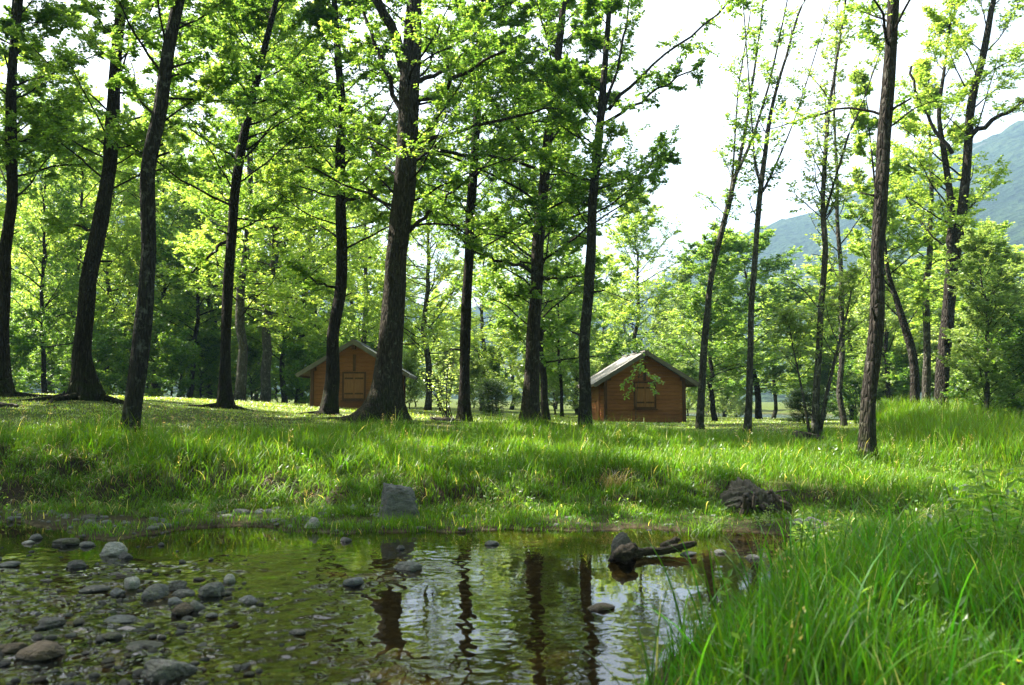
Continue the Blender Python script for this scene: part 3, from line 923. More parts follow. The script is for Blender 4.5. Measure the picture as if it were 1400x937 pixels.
# the tree belts, each tree a copy
belts = [
    ('lime_tree', 'bright yellow-green trees of the sunlit wood behind the left lawn', 'bright yellow-green tree in the sunlit wood behind the left lawn',
     [(70, 52), (150, 44), (215, 56), (290, 46), (350, 58), (430, 50), (480, 62), (20, 64), (250, 70), (120, 75)], (.9, 1.15), (.85, 1.05)),
    ('beech_tree', 'deep green trees of the wood behind the left lawn', 'deep green tree among the paler ones behind the left lawn',
     [(180, 49), (260, 42), (410, 46), (320, 66), (500, 52)], (.9, 1.1), (.85, 1.0)),
    ('lime_tree', 'sunlit trees behind the lawn between the two cabins', 'sunlit light green tree behind the lawn between the two cabins',
     [(540, 66), (600, 74), (660, 58), (700, 70), (730, 48), (790, 56), (830, 66)], (.8, 1.0), (.55, .75)),
    ('willow_tree', 'grey-green willows on the far flat behind the right cabin', 'grey-green willow on the far flat behind the right cabin',
     [(640, 80), (760, 78), (905, 70), (935, 56), (960, 74), (990, 62), (1000, 85), (915, 90), (1090, 84), (1130, 90)], (.9, 1.2), (.7, .95)),
    ('lime_tree', 'light green trees right of the lake strip', 'light green tree in the belt right of the lake strip',
     [(1120, 46), (1165, 40), (1205, 48), (1240, 38), (1290, 44), (1340, 36), (1400, 46), (1470, 40), (1540, 44), (1180, 64), (1320, 58)], (.7, .95), (.42, .56)),
    ('spruce_tree', 'dark conifers scattered in the woods', 'dark conifer among the broadleaf woods',
     [(105, 66), (1160, 95), (1420, 70)], (.9, 1.1), (.8, 1.0)),
]
for kind, grp, lab, pos, sw, sh in belts:
    for i, (px, Y) in enumerate(pos):
        plant(kind, i % len(PROT[kind]), px_x(px, Y), Y, (rw.uniform(*sw), rw.uniform(*sh)), rw.uniform(0, 6.28), lab, 'tree', grp)
for i, (px, Y, s0) in enumerate([(-60, 38, 1.2), (15, 36, 1.1), (60, 42, 1.3), (130, 37, 1.1), (175, 42, 1.3), (235, 39, 1.1), (275, 43, 1.2), (345, 47, 1.2), (405, 41, 1.0), (-140, 34, 1.2), (-10, 46, 1.4), (100, 47, 1.4), (300, 50, 1.4), (200, 50, 1.4), (440, 46, 1.2), (30, 58, 2.3), (90, 62, 2.4), (140, 57, 2.2), (190, 64, 2.5), (245, 58, 2.3), (290, 64, 2.4), (335, 59, 2.2), (380, 64, 2.4), (425, 58, 2.1), (470, 63, 2.2), (-20, 56, 2.2), (-60, 50, 2.0), (510, 66, 2.2)]):
    plant('shrub', 1, px_x(px, Y), Y, s0, rw.uniform(0, 6.28), 'shaded dark shrub under the trees behind the left lawn', 'shrub', 'shaded shrubs behind the left lawn')
for i, (px, Y, s0) in enumerate([(560, 50, .9), (600, 54, 1.1), (640, 50, .9), (680, 56, 1.1), (715, 52, 1.0), (760, 50, 1.1), (790, 46, .9), (830, 50, 1.0), (940, 52, .9), (965, 58, 1.1), (990, 54, .8), (1005, 60, .9), (570, 70, 1.4), (650, 74, 1.5), (740, 76, 1.5), (980, 80, 1.5)]):
    plant('shrub', 0, px_x(px, Y), Y, s0, rw.uniform(0, 6.28), 'pale sunlit shrub along the back of the lawn behind the cabins', 'shrub', 'pale shrubs along the back of the lawn')
for i, (px, Y, s0) in enumerate([(1125, 40, .8), (1170, 36, .9), (1210, 34, 1.0), (1240, 33, 1.0), (1330, 27, .9), (1365, 21, .8), (1400, 25, 1.0), (1430, 19, .9), (1310, 32, 1.1), (1385, 30, 1.2)]):
    plant('shrub', i % 2, px_x(px, Y), Y, s0, rw.uniform(0, 6.28), 'leafy shrub crowding behind the tall reeds at right', 'shrub', 'shrubs behind the tall reeds')

# ------------------------------------------------------------------ small single plants
PROT['fir_bush'] = [proto('fir_bush', 120, 1.75, .04, 'bark_dark', 'leaf_dark', .08, 46, .85, 7, 5, 9, .06, (5, 35), .25, .05)]
p = P(673, 569, 31)
plant('fir_bush', 0, p[0], p[1], (.80, .66), 1.0, 'small rounded dark conifer alone on the sunlit lawn between the cabins', 'conifer', None)
p = P(1100, 588, 24)
plant('fir_bush', 0, p[0], p[1], (.7, .48), 2.2, 'low dark conifer bush behind the rotten stump and its thin stems', 'conifer', None)


def herb(name, label, cat, px, py, Y, stems, H, spread, seed, leafm, L, nl, wfac=.5, tint=.2, stem_r=.004, group=None):
    rng = np.random.default_rng(seed)
    b = P(px, py, Y)
    b[2] = gz(b[0], b[1])
    root = thing(name, tuple(b), label, cat, group)
    st = np.stack([rng.normal(0, spread * .25, stems), rng.normal(0, spread * .25, stems), np.full(stems, -.04)], 1)
    d = np.stack([rng.normal(0, .3, stems), rng.normal(0, .3, stems), np.ones(stems)], 1)
    p1 = grow_paths(rng, st, d, H * rng.uniform(.65, 1.1, stems), 9, .03, .07)
    MB().add(*tubes(p1, np.full((stems, 9), stem_r) * np.linspace(1, .4, 9), 5)).build('stem', M['bark_brown'], root, True)
    p2, _ = children(rng, p1, np.full(stems, H), 7, .25, (40, 75), .28, 4, -.02, .1)
    mb = MB()
    for q, n in ((p1, nl), (p2, nl)):
        v, f, tn = leaves(rng, q[:, 2:] if q is p1 else q, n, L, wfac=wfac, tint0=np.full(len(q), tint), droop=.3)
        mb.add(v, f, tint=tn)
    mb.build('leaves', M[leafm], root)
    return root


herb('leafy_herb', 'yellow-green leafy herb at the water edge below the uprooted stump', 'plant', 1046, 716, 9.9, 5, .28, .15, 201, 'leaf_pale', .035, 6, .5, .2)
herb('leafy_weed', 'broad-leaved weed in the near grass where the pool ends', 'plant', 1112, 768, 8.2, 7, .42, .35, 202, 'leaf_alder', .08, 5, .4)
herb('leafy_weed', 'tall bluish-green weed in the near grass at the right edge of the photo', 'plant', 1372, 790, 6.0, 9, .85, .5, 203, 'leaf_alder', .10, 6, .35)
herb('leafy_shrub', 'thin pale shrub with yellowish stems touching the straight dark tree beside the conifer', 'shrub', 609, 574, 24.5, 9, 2.2, .5, 205, 'leaf_pale', .10, 6, .5, .3, .018)

# young sapling hanging its leaves before the right cabin
rng = np.random.default_rng(210)
b = P(869, 594, 19); b[2] = gz(b[0], b[1])
root = thing('leafy_sapling', tuple(b), 'hair-thin sapling with a tuft of leaves in front of the right cabin shutters', 'sapling')
sp = resample(np.array([tuple(P(x, y, 19) - b) for x, y in ((869, 600), (869, 570), (871, 535), (874, 510), (880, 492))]), 14)
MB().add(*tubes(sp[None], np.linspace(.008, .004, 14)[None], 6)).build('stem', M['bark_grey'], root, True)
tg = np.array([tuple(P(x, y, 19) - b) for x, y in ((852, 528), (862, 518), (868, 505), (878, 498), (893, 520), (904, 523), (858, 540), (896, 538), (884, 505))])
tg[:, 1] += rng.uniform(-.3, .3, len(tg))
br = np.stack([resample(np.array([sp[10], (sp[11] + t) / 2 + (0, 0, .08), t]), 6) for t in tg])
MB().add(*tubes(br, np.full((len(br), 6), .004), 4)).build('branches', M['bark_grey'], root, True)
tw, _ = children(rng, br, np.full(len(br), .7), 4, .45, (30, 70), .5, 4, -.04, .1)
mb = MB()
for q in (br[:, 2:], tw):
    v, f, tn = leaves(rng, q, 8, .075, droop=.5, tint0=np.full(len(q), .25)); mb.add(v, f, tint=tn)
mb.build('crown', M['leaf_alder'], root)


# ------------------------------------------------------------------ log huts
def hut(label, loc, rz, W=3.03, D=3.3, hr=2.77, k=.615, ov=.50, side_open=False, seed=0):
    rng = np.random.default_rng(seed)
    root = thing('log_hut', loc, label, 'hut', 'small log huts on the lawn', rz)
    th, yo = .07, .42
    hw = W / 2
    zin = lambda x: hr - k * abs(x) - .10
    # front and back gable boards
    def gable(y, name):
        mb = MB()
        z, bh = .07, .145
        while z < zin(0) - .03:
            z2 = min(z + bh - .005, zin(0) - .012)
            a = min(hw, (zin(0) - z) / k); c = min(hw, max((zin(0) - z2) / k, .01))
            j = rng.normal(0, .002)
            v = [(-a, y + j, z), (a, y + j, z), (a, y + .08, z), (-a, y + .08, z), (-c, y + j, z2), (c, y + j, z2), (c, y + .08, z2), (-c, y + .08, z2)]
            mb.add(v, np.array([(0, 3, 2, 1), (4, 5, 6, 7), (0, 1, 5, 4), (1, 2, 6, 5), (2, 3, 7, 6), (3, 0, 4, 7)]))
            z += bh
        bevel(mb.build(name, M['plank'], root), .012, 1)
    gable(0, 'gable_wall')
    gable(D - .08, 'gable_wall')
    for sgn in (-1, 1):
        mb = MB()
        z = .07
        while z + .1 < zin(hw):
            mb.box((sgn * (hw - .042), D / 2, z + .068), (.08, D - .165, .136)); z += .145
        bevel(mb.build('side_wall', M['plank'], root), .012, 1)
        for y in (-.012, D + .012):
            mb = MB().box((sgn * (hw + .008), y, zin(hw) / 2 + .005), (.12, .10, zin(hw) - .02))
            bevel(mb.build('corner_post', M['trim'], root), .008, 1)
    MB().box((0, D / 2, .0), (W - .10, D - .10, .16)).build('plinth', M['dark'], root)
    MB().box((0, D / 2, .9), (W - .24, D - .24, 1.55)).build('gap_shade_backing', M['dark'], root)  # dark box behind the boards, coloured as the shade in their gaps
    # roof: two shingled slopes with bargeboards
    ang = math.atan(k)
    L = (hw + ov) / math.cos(ang)
    for sgn in (-1, 1):
        rot = np.array([[math.cos(ang), 0, sgn * math.sin(ang)], [0, 1, 0], [-sgn * math.sin(ang), 0, math.cos(ang)]])
        c = np.array([sgn * (hw + ov) / 2, D / 2, hr - k * (hw + ov) / 2 - .03])
        o = MB().box((0, 0, 0), (L, D + 2 * yo, .05)).build('roof_slope', M['roof'], root)
        o.location = c; o.rotation_euler = (0, sgn * ang, 0)
        for y in (-yo - .014, D + yo + .014):
            o = MB().box((0, 0, 0), (L + .02, .025, .15)).build('bargeboard', M['fascia'], root)
            o.location = (c[0], y, c[2] - .035); o.rotation_euler = (0, sgn * ang, 0)
        o = MB().box((0, 0, 0), (.025, D + 2 * yo - .01, .10)).build('fascia_board', M['fascia'], root)
        o.location = (sgn * (hw + ov - .03), D / 2, hr - k * (hw + ov) - .06)
        for y in (-.2, D + .2):   # purlin ends under the eaves
            MB().box((sgn * (hw - .1), y, zin(hw - .1) - .08), (.10, .30, .12)).build('purlin_end', M['trim'], root)
    MB().box((0, D / 2, hr + .002), (.16, D + 2 * yo + .02, .03)).build('ridge_cap', M['roof'], root)
    MB().box((0, -.2, zin(0) - .16), (.12, .34, .14)).build('purlin_end', M['trim'], root)
    MB().box((0, -.024, 1.95), (.10, .044, .62)).build('gable_post', M['trim'], root)
    # window closed by two board shutters
    wz, wh, ww = 1.10, .92, .74
    win = MB()
    for s in (-1, 1):
        win.box((s * (ww / 2 + .03), -.028, wz), (.06, .05, wh + .12))
        win.box((0, -.0305, wz + s * (wh / 2 + .03)), (ww, .05, .06))
    win = win.build('window_frame', M['trim'], root)
    MB().box((0, -.05, wz - wh / 2 - .085), (ww + .2, .11, .04)).build('sill', M['trim'], win)
    for s in (-1, 1):
        mb = MB()
        for q in range(3):
            mb.box((s * (ww / 4) + (q - 1) * .118, -.026, wz), (.112, .036, wh - .02))
        sh = bevel(mb.build('shutter', M['shutter'], root), .006, 1)
        for q in (-.28, .28):
            MB().box((s * (ww / 4), -.052, wz + q), (ww / 2 - .06, .014, .06)).build('shutter_batten', M['trim'], sh)
    # plank door on the long side
    door = MB()
    for q in range(6):
        door.box((-hw - .022, D * .5 + (q - 2.5) * .135, .83), (.035, .129, 1.45))
    door = bevel(door.build('door', M['shutter'], root), .006, 1)
    MB().box((-hw - .055, D * .5 + .3, .85), (.03, .10, .025)).build('handle', M['iron'], door)
    return root


c = P(882, 580, 30.5)
hut('brown log hut with a sunlit grey roof slope, standing clear to the right', (c[0], c[1], c[2] + .0), math.radians(4.0), seed=1)
c = P(485, 466, 29.3)
hut('dark shaded log hut half hidden by the great oak', (c[0], c[1], c[2] - 2.77), math.radians(2.5), seed=2)

# ------------------------------------------------------------------ stones
import bmesh
bm = bmesh.new()
bmesh.ops.create_icosphere(bm, subdivisions=5, radius=1)
ICO_V = np.array([v.co[:] for v in bm.verts]); ICO_F = np.array([[v.index for v in f.verts] for f in bm.faces])
bm.free()
bm = bmesh.new()
bmesh.ops.create_icosphere(bm, subdivisions=3, radius=1)
ICS_V = np.array([v.co[:] for v in bm.verts]); ICS_F = np.array([[v.index for v in f.verts] for f in bm.faces])
bm.free()


def rock_verts(rng, size, angular, small=False):
    V = norm(ICS_V if small else ICO_V)
    n = norm(rng.normal(0, 1, (14, 3)))
    d = rng.uniform(.72, 1.0, 14) if angular else rng.uniform(.86, 1.0, 14)
    dots = np.maximum(V @ n.T, 1e-3)
    sup = d / dots
    kk = 22 if angular else 7
    r = -np.log(np.exp(-kk * np.minimum(sup, 2.0)).sum(1) + math.exp(-kk * 1.08)) / kk
    v = V * r[:, None]
    for q in range(3):
        fq = 2.2 * 2 ** q
        ph = rng.uniform(0, 6.28, (3, 3)); dirs = rng.normal(0, 1, (3, 3)) * fq
        v = v + V * (sum(np.sin(V @ dirs[m] + ph[m, 0]) for m in range(3)) * .028 / 1.7 ** q)[:, None]
    v = v * (1 + .10 * (np.abs(vnoise(v[:, 0] * 4 + 20 + size[0], v[:, 2] * 6 + v[:, 1] * 3 + 20, 61, 1) - .5) - .2) + .04 * (vnoise(v[:, 0] * 11 + 20, v[:, 2] * 13 + v[:, 1] * 9 + 30, 62, 1) - .5))[:, None]
    return v * np.array(size)


BLOCK = [((-1, -.15, .12), .86), ((.85, -.2, .5), .80), ((.12, -.1, 1), .78), ((.1, -1, .25), .74), ((1, .2, -.1), .95), ((0, 1, .3), .8), ((0, 0, -1), .8), ((-.3, -.7, .75), .95), ((.6, -.6, .6), .93)]


def stone(px, py, w, h, mat, label, seed, z0=0.0, ang=False, depth=.8, sink=.35, rz=None, name='stone', group=None, block=False):
    rng = np.random.default_rng(seed)
    g = G(px, py, z0)
    Y = g[1]
    rx = .5 * w * Y / F
    ry = rx * depth
    hz = max(h * Y / F * 1.0 - (CAMZ - z0) / Y * ry * .8, .32 * h * Y / F)
    rzz = hz / (1 - sink) / 1.0 if sink < .9 else hz
    H = rzz * .5 / .5
    v = rock_verts(rng, (rx * 1.04, ry, (hz + sink * hz * 2) * .55), ang, w < 22)
    if block:
        v = norm(ICO_V)
        sup = np.stack([dd / np.maximum(v @ norm(np.array(nn)), .05) for nn, dd in BLOCK], 1)
        v = v * (-np.log(np.exp(-26 * np.minimum(sup, 2.2)).sum(1)) / 26)[:, None]
        v = v * (1 + .05 * (vnoise(v[:, 0] * 13 + 9, v[:, 2] * 17 + v[:, 1] * 11 + 20, 32, 1) - .5) + .13 * (vnoise(v[:, 0] * 5 + 9, v[:, 2] * 7 + v[:, 1] * 5 + 20, 31, 1) - .5))[:, None] * np.array([rx * 1.12, ry * 1.2, hz * .72])
    a = rng.uniform(-.25, .25) if rz is None else rz
    ca, sa = math.cos(a), math.sin(a)
    v = v @ np.array([[ca, sa, 0], [-sa, ca, 0], [0, 0, 1]])
    top = v[:, 2].max()
    o = MB().add(v, ICS_F if w < 22 else ICO_F).build(name, M[mat], None, True)
    o.location = (g[0], Y + ry * .75, z0 + hz - top)
    tag(o, label, 'stone', group)
    return o


ST = [
    (218, 930, 78, 42, 'stone_grey', 'largest grey-green stone standing out of the riffle near the bottom edge', 0),
    (270, 975, 92, 44, 'stone_brown', 'brownish boulder cut by the bottom edge, just below the largest grey stone', 0),
    (47, 902, 64, 30, 'stone_brown', 'flat wide brown stone in the riffle near the left bottom corner', 0),
    (4, 894, 48, 20, 'stone_brown', 'flat brown stone cut by the left edge beside the wide flat one', 0),
    (62, 858, 44, 18, 'stone_dark', 'dark purplish stone alone in the riffle above the wide flat one', 0),
    (158, 852, 50, 12, 'stone_blue', 'long low bluish stone barely above the riffle', 0),
    (190, 888, 62, 13, 'stone_dark', 'long wet stone almost covered by water just above the largest grey stone', 0),
    (147, 874, 34, 13, 'stone_moss', 'olive mossy stone almost under water left of the long wet stone', 0),
    (177, 806, 24, 22, 'stone_pale', 'round light-topped stone at the left end of the middle stone cluster', 0),
    (158, 814, 24, 14, 'stone_blue', 'small bluish stone touching the round light-topped stone', 0),
    (122, 810, 42, 12, 'stone_dark', 'long flat dark stone left of the round light-topped stone', 0),
    (210, 818, 38, 26, 'stone_grey', 'dark-based grey stone right of the round light-topped stone', 1),
    (237, 808, 34, 20, 'stone_dark', 'dark stone at the back of the middle cluster', 1),
    (248, 816, 30, 14, 'stone_grey', 'rough low stone in the centre of the middle cluster', 1),
    (286, 816, 42, 28, 'stone_grey', 'pyramid-shaped grey stone at the right of the middle cluster', 1),
    (311, 797, 18, 16, 'stone_pale', 'small pale upright stone behind the pyramid-shaped one', 1),
    (338, 826, 28, 15, 'stone_blue', 'bluish stone lying apart to the right of the pyramid-shaped one', 0),
    (306, 815, 22, 8, 'stone_moss', 'low mossy green stone at the foot of the pyramid-shaped one', 0),
    (345, 834, 16, 8, 'stone_pale', 'tiny pale stone below the bluish one lying apart', 0),
    (246, 840, 28, 20, 'stone_brown', 'reddish brown round stone at the front of the middle cluster', 0),
    (265, 835, 26, 19, 'stone_grey', 'light grey stone leaning on the reddish brown round one', 0),
    (236, 828, 22, 14, 'stone_blue', 'bluish grey stone tucked behind the reddish brown round one', 0),
    (288, 844, 18, 8, 'stone_blue', 'very low wet stone right of the light grey leaning one', 0),
    (102, 777, 30, 15, 'stone_dark', 'dark rounded stone in the calm water left of the bright pale rock', 0),
    (8, 776, 28, 11, 'stone_grey', 'flat stone in the calm water at the left edge', 0),
    (150, 760, 36, 25, 'stone_pale', 'bright pale rock at the head of the riffle', 1),
    (169, 764, 20, 13, 'stone_dark', 'dark wedge of rock against the bright pale rock', 1),
    (85, 746, 42, 14, 'stone_moss', 'moss-covered low rock near the shaded bank', 1),
    (114, 748, 22, 10, 'stone_grey', 'small grey rock between the mossy low rock and the bright pale rock', 1),
    (46, 738, 18, 11, 'stone_grey', 'small stone near the shaded bank, upper of a pair', 0),
    (36, 744, 18, 7, 'stone_pale', 'pale sliver of stone near the shaded bank, lower of a pair', 0),
    (483, 801, 30, 15, 'stone_blue', 'smooth bluish stone alone in the middle of the pool', 0),
    (559, 780, 40, 17, 'stone_grey', 'grey loaf-shaped stone in the middle of the pool with a tapering tail', 0),
    (547, 752, 11, 9, 'stone_dark', 'tiny dark stone in the pool behind the loaf-shaped one', 0),
    (472, 741, 17, 9, 'stone_dark', 'small dark wet stone close to the far grassy edge', 0),
    (425, 726, 28, 25, 'stone_pale', 'pale angular rock where the bank meets the pool, left of the upright boulder', 1),
    (672, 746, 20, 9, 'stone_grey', 'flat grey pair-like stone near the far edge in mid pool', 1),
    (985, 757, 18, 8, 'stone_pale', 'small pale stone just right of the driftwood log', 0),
    (943, 760, 24, 8, 'stone_blue', 'low bluish stone under the thin end of the driftwood log', 0),
    (1031, 765, 26, 9, 'stone_grey', 'low grey stone in the pool between the log and the near grass', 1),
    (822, 835, 38, 13, 'stone_brown', 'brown mossy low stone in front of the driftwood log', 0),
    (405, 868, 26, 10, 'stone_dark', 'dark wet stone alone in the front part of the pool', 0),
]
for i, (px, py, w, h, mt, lab, ag) in enumerate(ST):
    stone(px, py, w * .92, h * .75, mt, lab, 300 + i, ang=bool(ag) or i % 3 == 0, group='stones in the stream')
# on the bank shelf
SB = [
    (545, 704, 46, 43, 'stone_grey', 'big upright grey boulder at the foot of the grassy bank', .10, .55),
    (482, 699, 13, 9, 'stone_pale', 'small whitish stone in the bright grass left of the upright boulder', .10, .8),
    (507, 701, 20, 10, 'stone_dark', 'small dark stone touching the left foot of the upright boulder', .09, .8),
    (520, 706, 22, 5, 'stone_pale', 'flat light slab in front of the upright boulder, left of its middle', .07, .8),
    (556, 706, 26, 5, 'stone_grey', 'flat grey slab in front of the upright boulder, right of its middle', .07, .8),
    (1105, 722, 42, 15, 'stone_grey', 'flat grey rock at the right end of the pool by the uprooted stump', .06, .7),
    (1128, 727, 26, 14, 'stone_moss', 'mossy rock beside the flat grey rock at the pool end', .05, .7),
    (327, 704, 22, 8, 'stone_grey', 'grey rock in the gravel under the sunlit bank', .06, .8),
    (352, 703, 11, 6, 'stone_pale', 'small white stone in the gravel under the sunlit bank', .06, .8),
    (368, 702, 16, 6, 'stone_grey', 'low grey stone at the right of the gravel under the sunlit bank', .06, .8),
    (250, 704, 26, 8, 'stone_dark', 'dark flat stone under the shaded bank', .05, .8),
    (440, 708, 14, 8, 'stone_grey', 'small stone just behind the pale angular rock', .06, .8),
    (12, 716, 34, 10, 'stone_dark', 'wide dark stone under the shaded bank at the left edge', .03, .8),
    (120, 712, 26, 9, 'stone_moss', 'dull mossy stone under the shaded bank', .04, .8),
    (620, 706, 12, 7, 'stone_pale', 'little pale stone in the shelf grass right of the upright boulder', .09, .8),
]
for i, (px, py, w, h, mt, lab, z0, dp) in enumerate(SB):
    g = G(px, py, z0)
    zt = gz(g[0], g[1])
    stone(px, py, w, h, mt, lab, 400 + i, block=i == 0, z0=zt + (.05 if i == 0 else 0), ang=True, depth=dp, sink=.3, group='stones at the foot of the far bank')
# small stones of the riffle: five shapes, copied
rng = np.random.default_rng(700)
shapes = []
for q in range(6):
    v = rock_verts(rng, (rng.uniform(.8, 1.2), rng.uniform(.6, 1.0), rng.uniform(.4, .65)), q % 2 == 0, True)
    shapes.append(MB().add(v, ICS_F).mesh('stone', M[['stone_grey', 'stone_dark', 'stone_brown', 'stone_blue', 'stone_moss', 'stone_dark'][q]], True))
placed = 0
while placed < 240:
    px, py = rng.uniform(-20, 400), rng.uniform(745, 940)
    if rng.random() > np.interp(px, [0, 230, 330, 400], [1, 1, .4, .12]): continue
    g = G(px, py, 0)
    if pool_dist(g[0], g[1]) > -.05: continue
    o = link(bpy.data.objects.new('pebble', shapes[rng.integers(0, 6)]))
    r = rng.uniform(.016, .05)
    o.location = (g[0], g[1], rng.uniform(-.35, .15) * r)
    o.scale = (r, r, r); o.rotation_euler = (rng.normal(0, .15), rng.normal(0, .15), rng.uniform(0, 6.28))
    tag(o, 'fist-sized wet stone among the many small ones breaking the riffle', 'pebble', 'small wet stones of the riffle')
    placed += 1
# loose gravel on the shelf and in the shallows: uncountable
rng = np.random.default_rng(5)
mb = MB()
n = 0
xs = rng.uniform(-9, 4, 9000); ys = rng.uniform(5.0, 12, 9000)
d = pool_dist(xs, ys)
keep = np.where((d > -.5) & (d < .9) & (ys > 8) & (rng.random(9000) < .26 * np.where(xs < -2.2, 1.0, .35)) | ((d < 0) & (xs < -2.0) & (ys < 8.5) & (ys > 5) & (rng.random(9000) < .05)))[0]
zz = ground(xs, ys)
bv = norm(ICS_V)
for i in keep:
    r = rng.uniform(.012, .045) * (1.5 if rng.random() < .1 else 1)
    v = bv[:] * (1 + .12 * np.sin(bv @ rng.normal(0, 3, 3) + rng.uniform(0, 6)))[:, None] * np.array([r * rng.uniform(.8, 1.4), r * rng.uniform(.7, 1.2), r * rng.uniform(.4, .7)])
    mb.add(v + (xs[i], ys[i], zz[i] + r * .1), ICS_F)
tag(mb.build('gravel', M['stone_grey'], None, True), 'loose gravel along the far water edge', 'gravel', kind='stuff')


# ------------------------------------------------------------------ wood lying about
def ragged_tube(name, pts, sides, seed, mat, parent, rough=.12, n=40, knots=.12):
    rng = np.random.default_rng(seed)
    sp = resample(np.array(pts, float), n)
    th = np.arange(sides) * 2 * np.pi / sides
    h = np.linspace(0, 1, n)
    sh = np.ones((n, sides))
    for k in range(1, 7):
        sh += knots / k ** .4 * np.sin(k * th[None] + rng.uniform(0, 6.28) + h[:, None] * rng.uniform(-9, 9)) * rng.uniform(.4, 1)
    sh += rng.normal(0, rough * .30, (n, sides))
    A_, H_ = np.meshgrid(th, h * 6)
    sh *= 1 - .30 * (np.abs(vnoise(A_ * 2.6 + 10, H_ * 1.3 + seed, seed, 1) - .5) < .10) + .25 * (vnoise(A_ * 1.2 + 5, H_ * 2.2 + seed, seed + 1, 1) - .5)
    v, f = tubes(sp[None, :, :3], sp[None, :, 3], sides, True, sh[None])
    return MB().add(v, f).build(name, M[mat], parent, True)


b = G(880, 757, 0.0)
root = thing('driftwood_log', tuple(b), 'dark wet driftwood log lying across the far side of the pool', 'log')
def LP(x, y, w, dz=0.0):
    q = G(x, y, .05 + dz)
    return (*(q - b), w * .5 * q[1] / F)
ragged_tube('log', [LP(836, 764, 9), LP(845, 760, 18), LP(862, 757, 15), LP(880, 754, 10), (*(np.array(LP(905, 753, 11))[:3] + (0, 0, .0)), .035), (*(np.array(LP(930, 752, 14))[:3] + (0, .03, .02)), .042), (*(np.array(LP(953, 750, 13))[:3] + (0, .06, .04)), .026)], 34, 501, 'driftwood', root, .3, 110, .16)
ragged_tube('branch_stub', [(*(np.array(LP(905, 752, 8))[:3] + (0, .02, .04)), .03), (*(np.array(LP(918, 751, 14))[:3] + (0, .05, .05)), .04), (*(np.array(LP(926, 750, 12))[:3] + (0, .06, .075)), .035), (*(np.array(LP(932, 750, 5))[:3] + (0, .06, .08)), .012)], 22, 502, 'driftwood', root, .3, 50)
ragged_tube('root_end', [(*(np.array(LP(838, 766, 8))[:3] + (0, 0, .04)), .03), (*(np.array(LP(850, 764, 20))[:3] + (0, -.02, .05)), .08), (*(np.array(LP(866, 760, 16))[:3] + (0, 0, .08)), .05)], 26, 503, 'driftwood', root, .3, 50)
stone(854, 758, 32, 30, 'stone_dark', 'pointed dark rock lodged against the root end of the driftwood log', 520, ang=True, depth=.6, group='stones in the stream')

# uprooted stump on the bank edge
b = G(1036, 700, .10)
root = thing('tree_stump', tuple(b), 'grey uprooted stump with hanging roots on the edge of the far bank', 'stump')
rng = np.random.default_rng(530)
v = norm(ICO_V)
pl = [((-.8, -.3, .55), .62), ((.55, -.25, .8), .52), ((.2, -1, .1), .55), ((-1, .1, -.1), .78), ((1, 0, .1), .92), ((0, 0, -1), .5), ((0, 1, 0), .6), ((-.2, -.7, .8), .66), ((.8, -.6, .1), .72)]
sup = np.stack([dd / np.maximum(v @ norm(np.array(nn)), .05) for nn, dd in pl], 1)
r = -np.log(np.exp(-16 * np.minimum(sup, 2.2)).sum(1)) / 16
v = v * r[:, None] * np.array([.44, .34, .29])
gr = np.abs(vnoise(v[:, 0] * 16 + v[:, 1] * 14 + 40, v[:, 2] * 2.5 + 9, 8, 1) - .5) + .6 * np.abs(vnoise(v[:, 0] * 40 + 60, v[:, 1] * 30 + v[:, 2] * 5 + 9, 9, 1) - .5)
v *= (1 + (gr - .35) * .85)[:, None]
MB().add(v + (-.03, .1, .13), ICO_F).build('stump_block', M['rotten'], root, True)
for k in range(16):
    a = rng.uniform(-2.9, .1)
    r0 = rng.uniform(.22, .36)
    s_ = np.array([math.cos(a) * r0, math.sin(a) * .25 + .05, rng.uniform(.06, .32)])
    e_ = s_ + np.array([math.cos(a) * rng.uniform(.08, .28), -rng.uniform(.05, .2), -rng.uniform(.1, .4)])
    m_ = (s_ + e_) / 2 + (0, -.05, .1)
    w_ = rng.uniform(.015, .04)
    ragged_tube('root', [(*s_, w_), (*m_, w_ * .8), (*e_, w_ * .3)], 8, 540 + k, 'driftwood', root, .2, 14)

b = P(1106, 608, 16.6); b[2] = gz(b[0], b[1])
root = thing('rotten_stump', tuple(b), 'low flat-topped rotten stump at the foot of the many-stemmed thin tree', 'stump')
ragged_tube('stump_block', [(-.05, -.05, -.1, .36), (-.05, -.05, .08, .33), (-.05, -.05, .2, .30), (-.04, -.05, .24, .27)], 26, 551, 'driftwood', root, .15, 12, .09)
ragged_tube('root', [(.2, -.1, .05, .08), (.45, -.2, .05, .06), (.7, -.15, -.02, .03)], 10, 552, 'driftwood', root, .2, 12)
for nm, lab, (x0, y0, w0), (x1, y1, w1), Y, sd in [
    ('fallen_log', 'short dark log lying on the lawn beside the great oak', (588, 572, 9), (622, 574, 7), 22.5, 561),
    ('fallen_branch', 'dark broken branch on the shaded lawn at the left edge', (-6, 566, 9), (20, 569, 5), 17, 562),
    ('fallen_branch', 'grey root-like branch against the straight dark tree by the conifer', (612, 576, 6), (632, 572, 4), 22.3, 563),
]:
    b = P((x0 + x1) / 2, y0, Y); b[2] = gz(b[0], b[1])
    o = thing(nm, tuple(b), lab, nm.split('_')[1])
    hx = (x1 - x0) / 2 * Y / F
    ragged_tube('bark_log', [(-hx, 0, .05, w0 * .5 * Y / F), (-hx * .3, .05, .06, w0 * .5 * Y / F), (hx * .4, .12, .07, w1 * .5 * Y / F), (hx, .1, .05, w1 * .35 * Y / F)], 12, sd, 'driftwood', o, .2, 20)


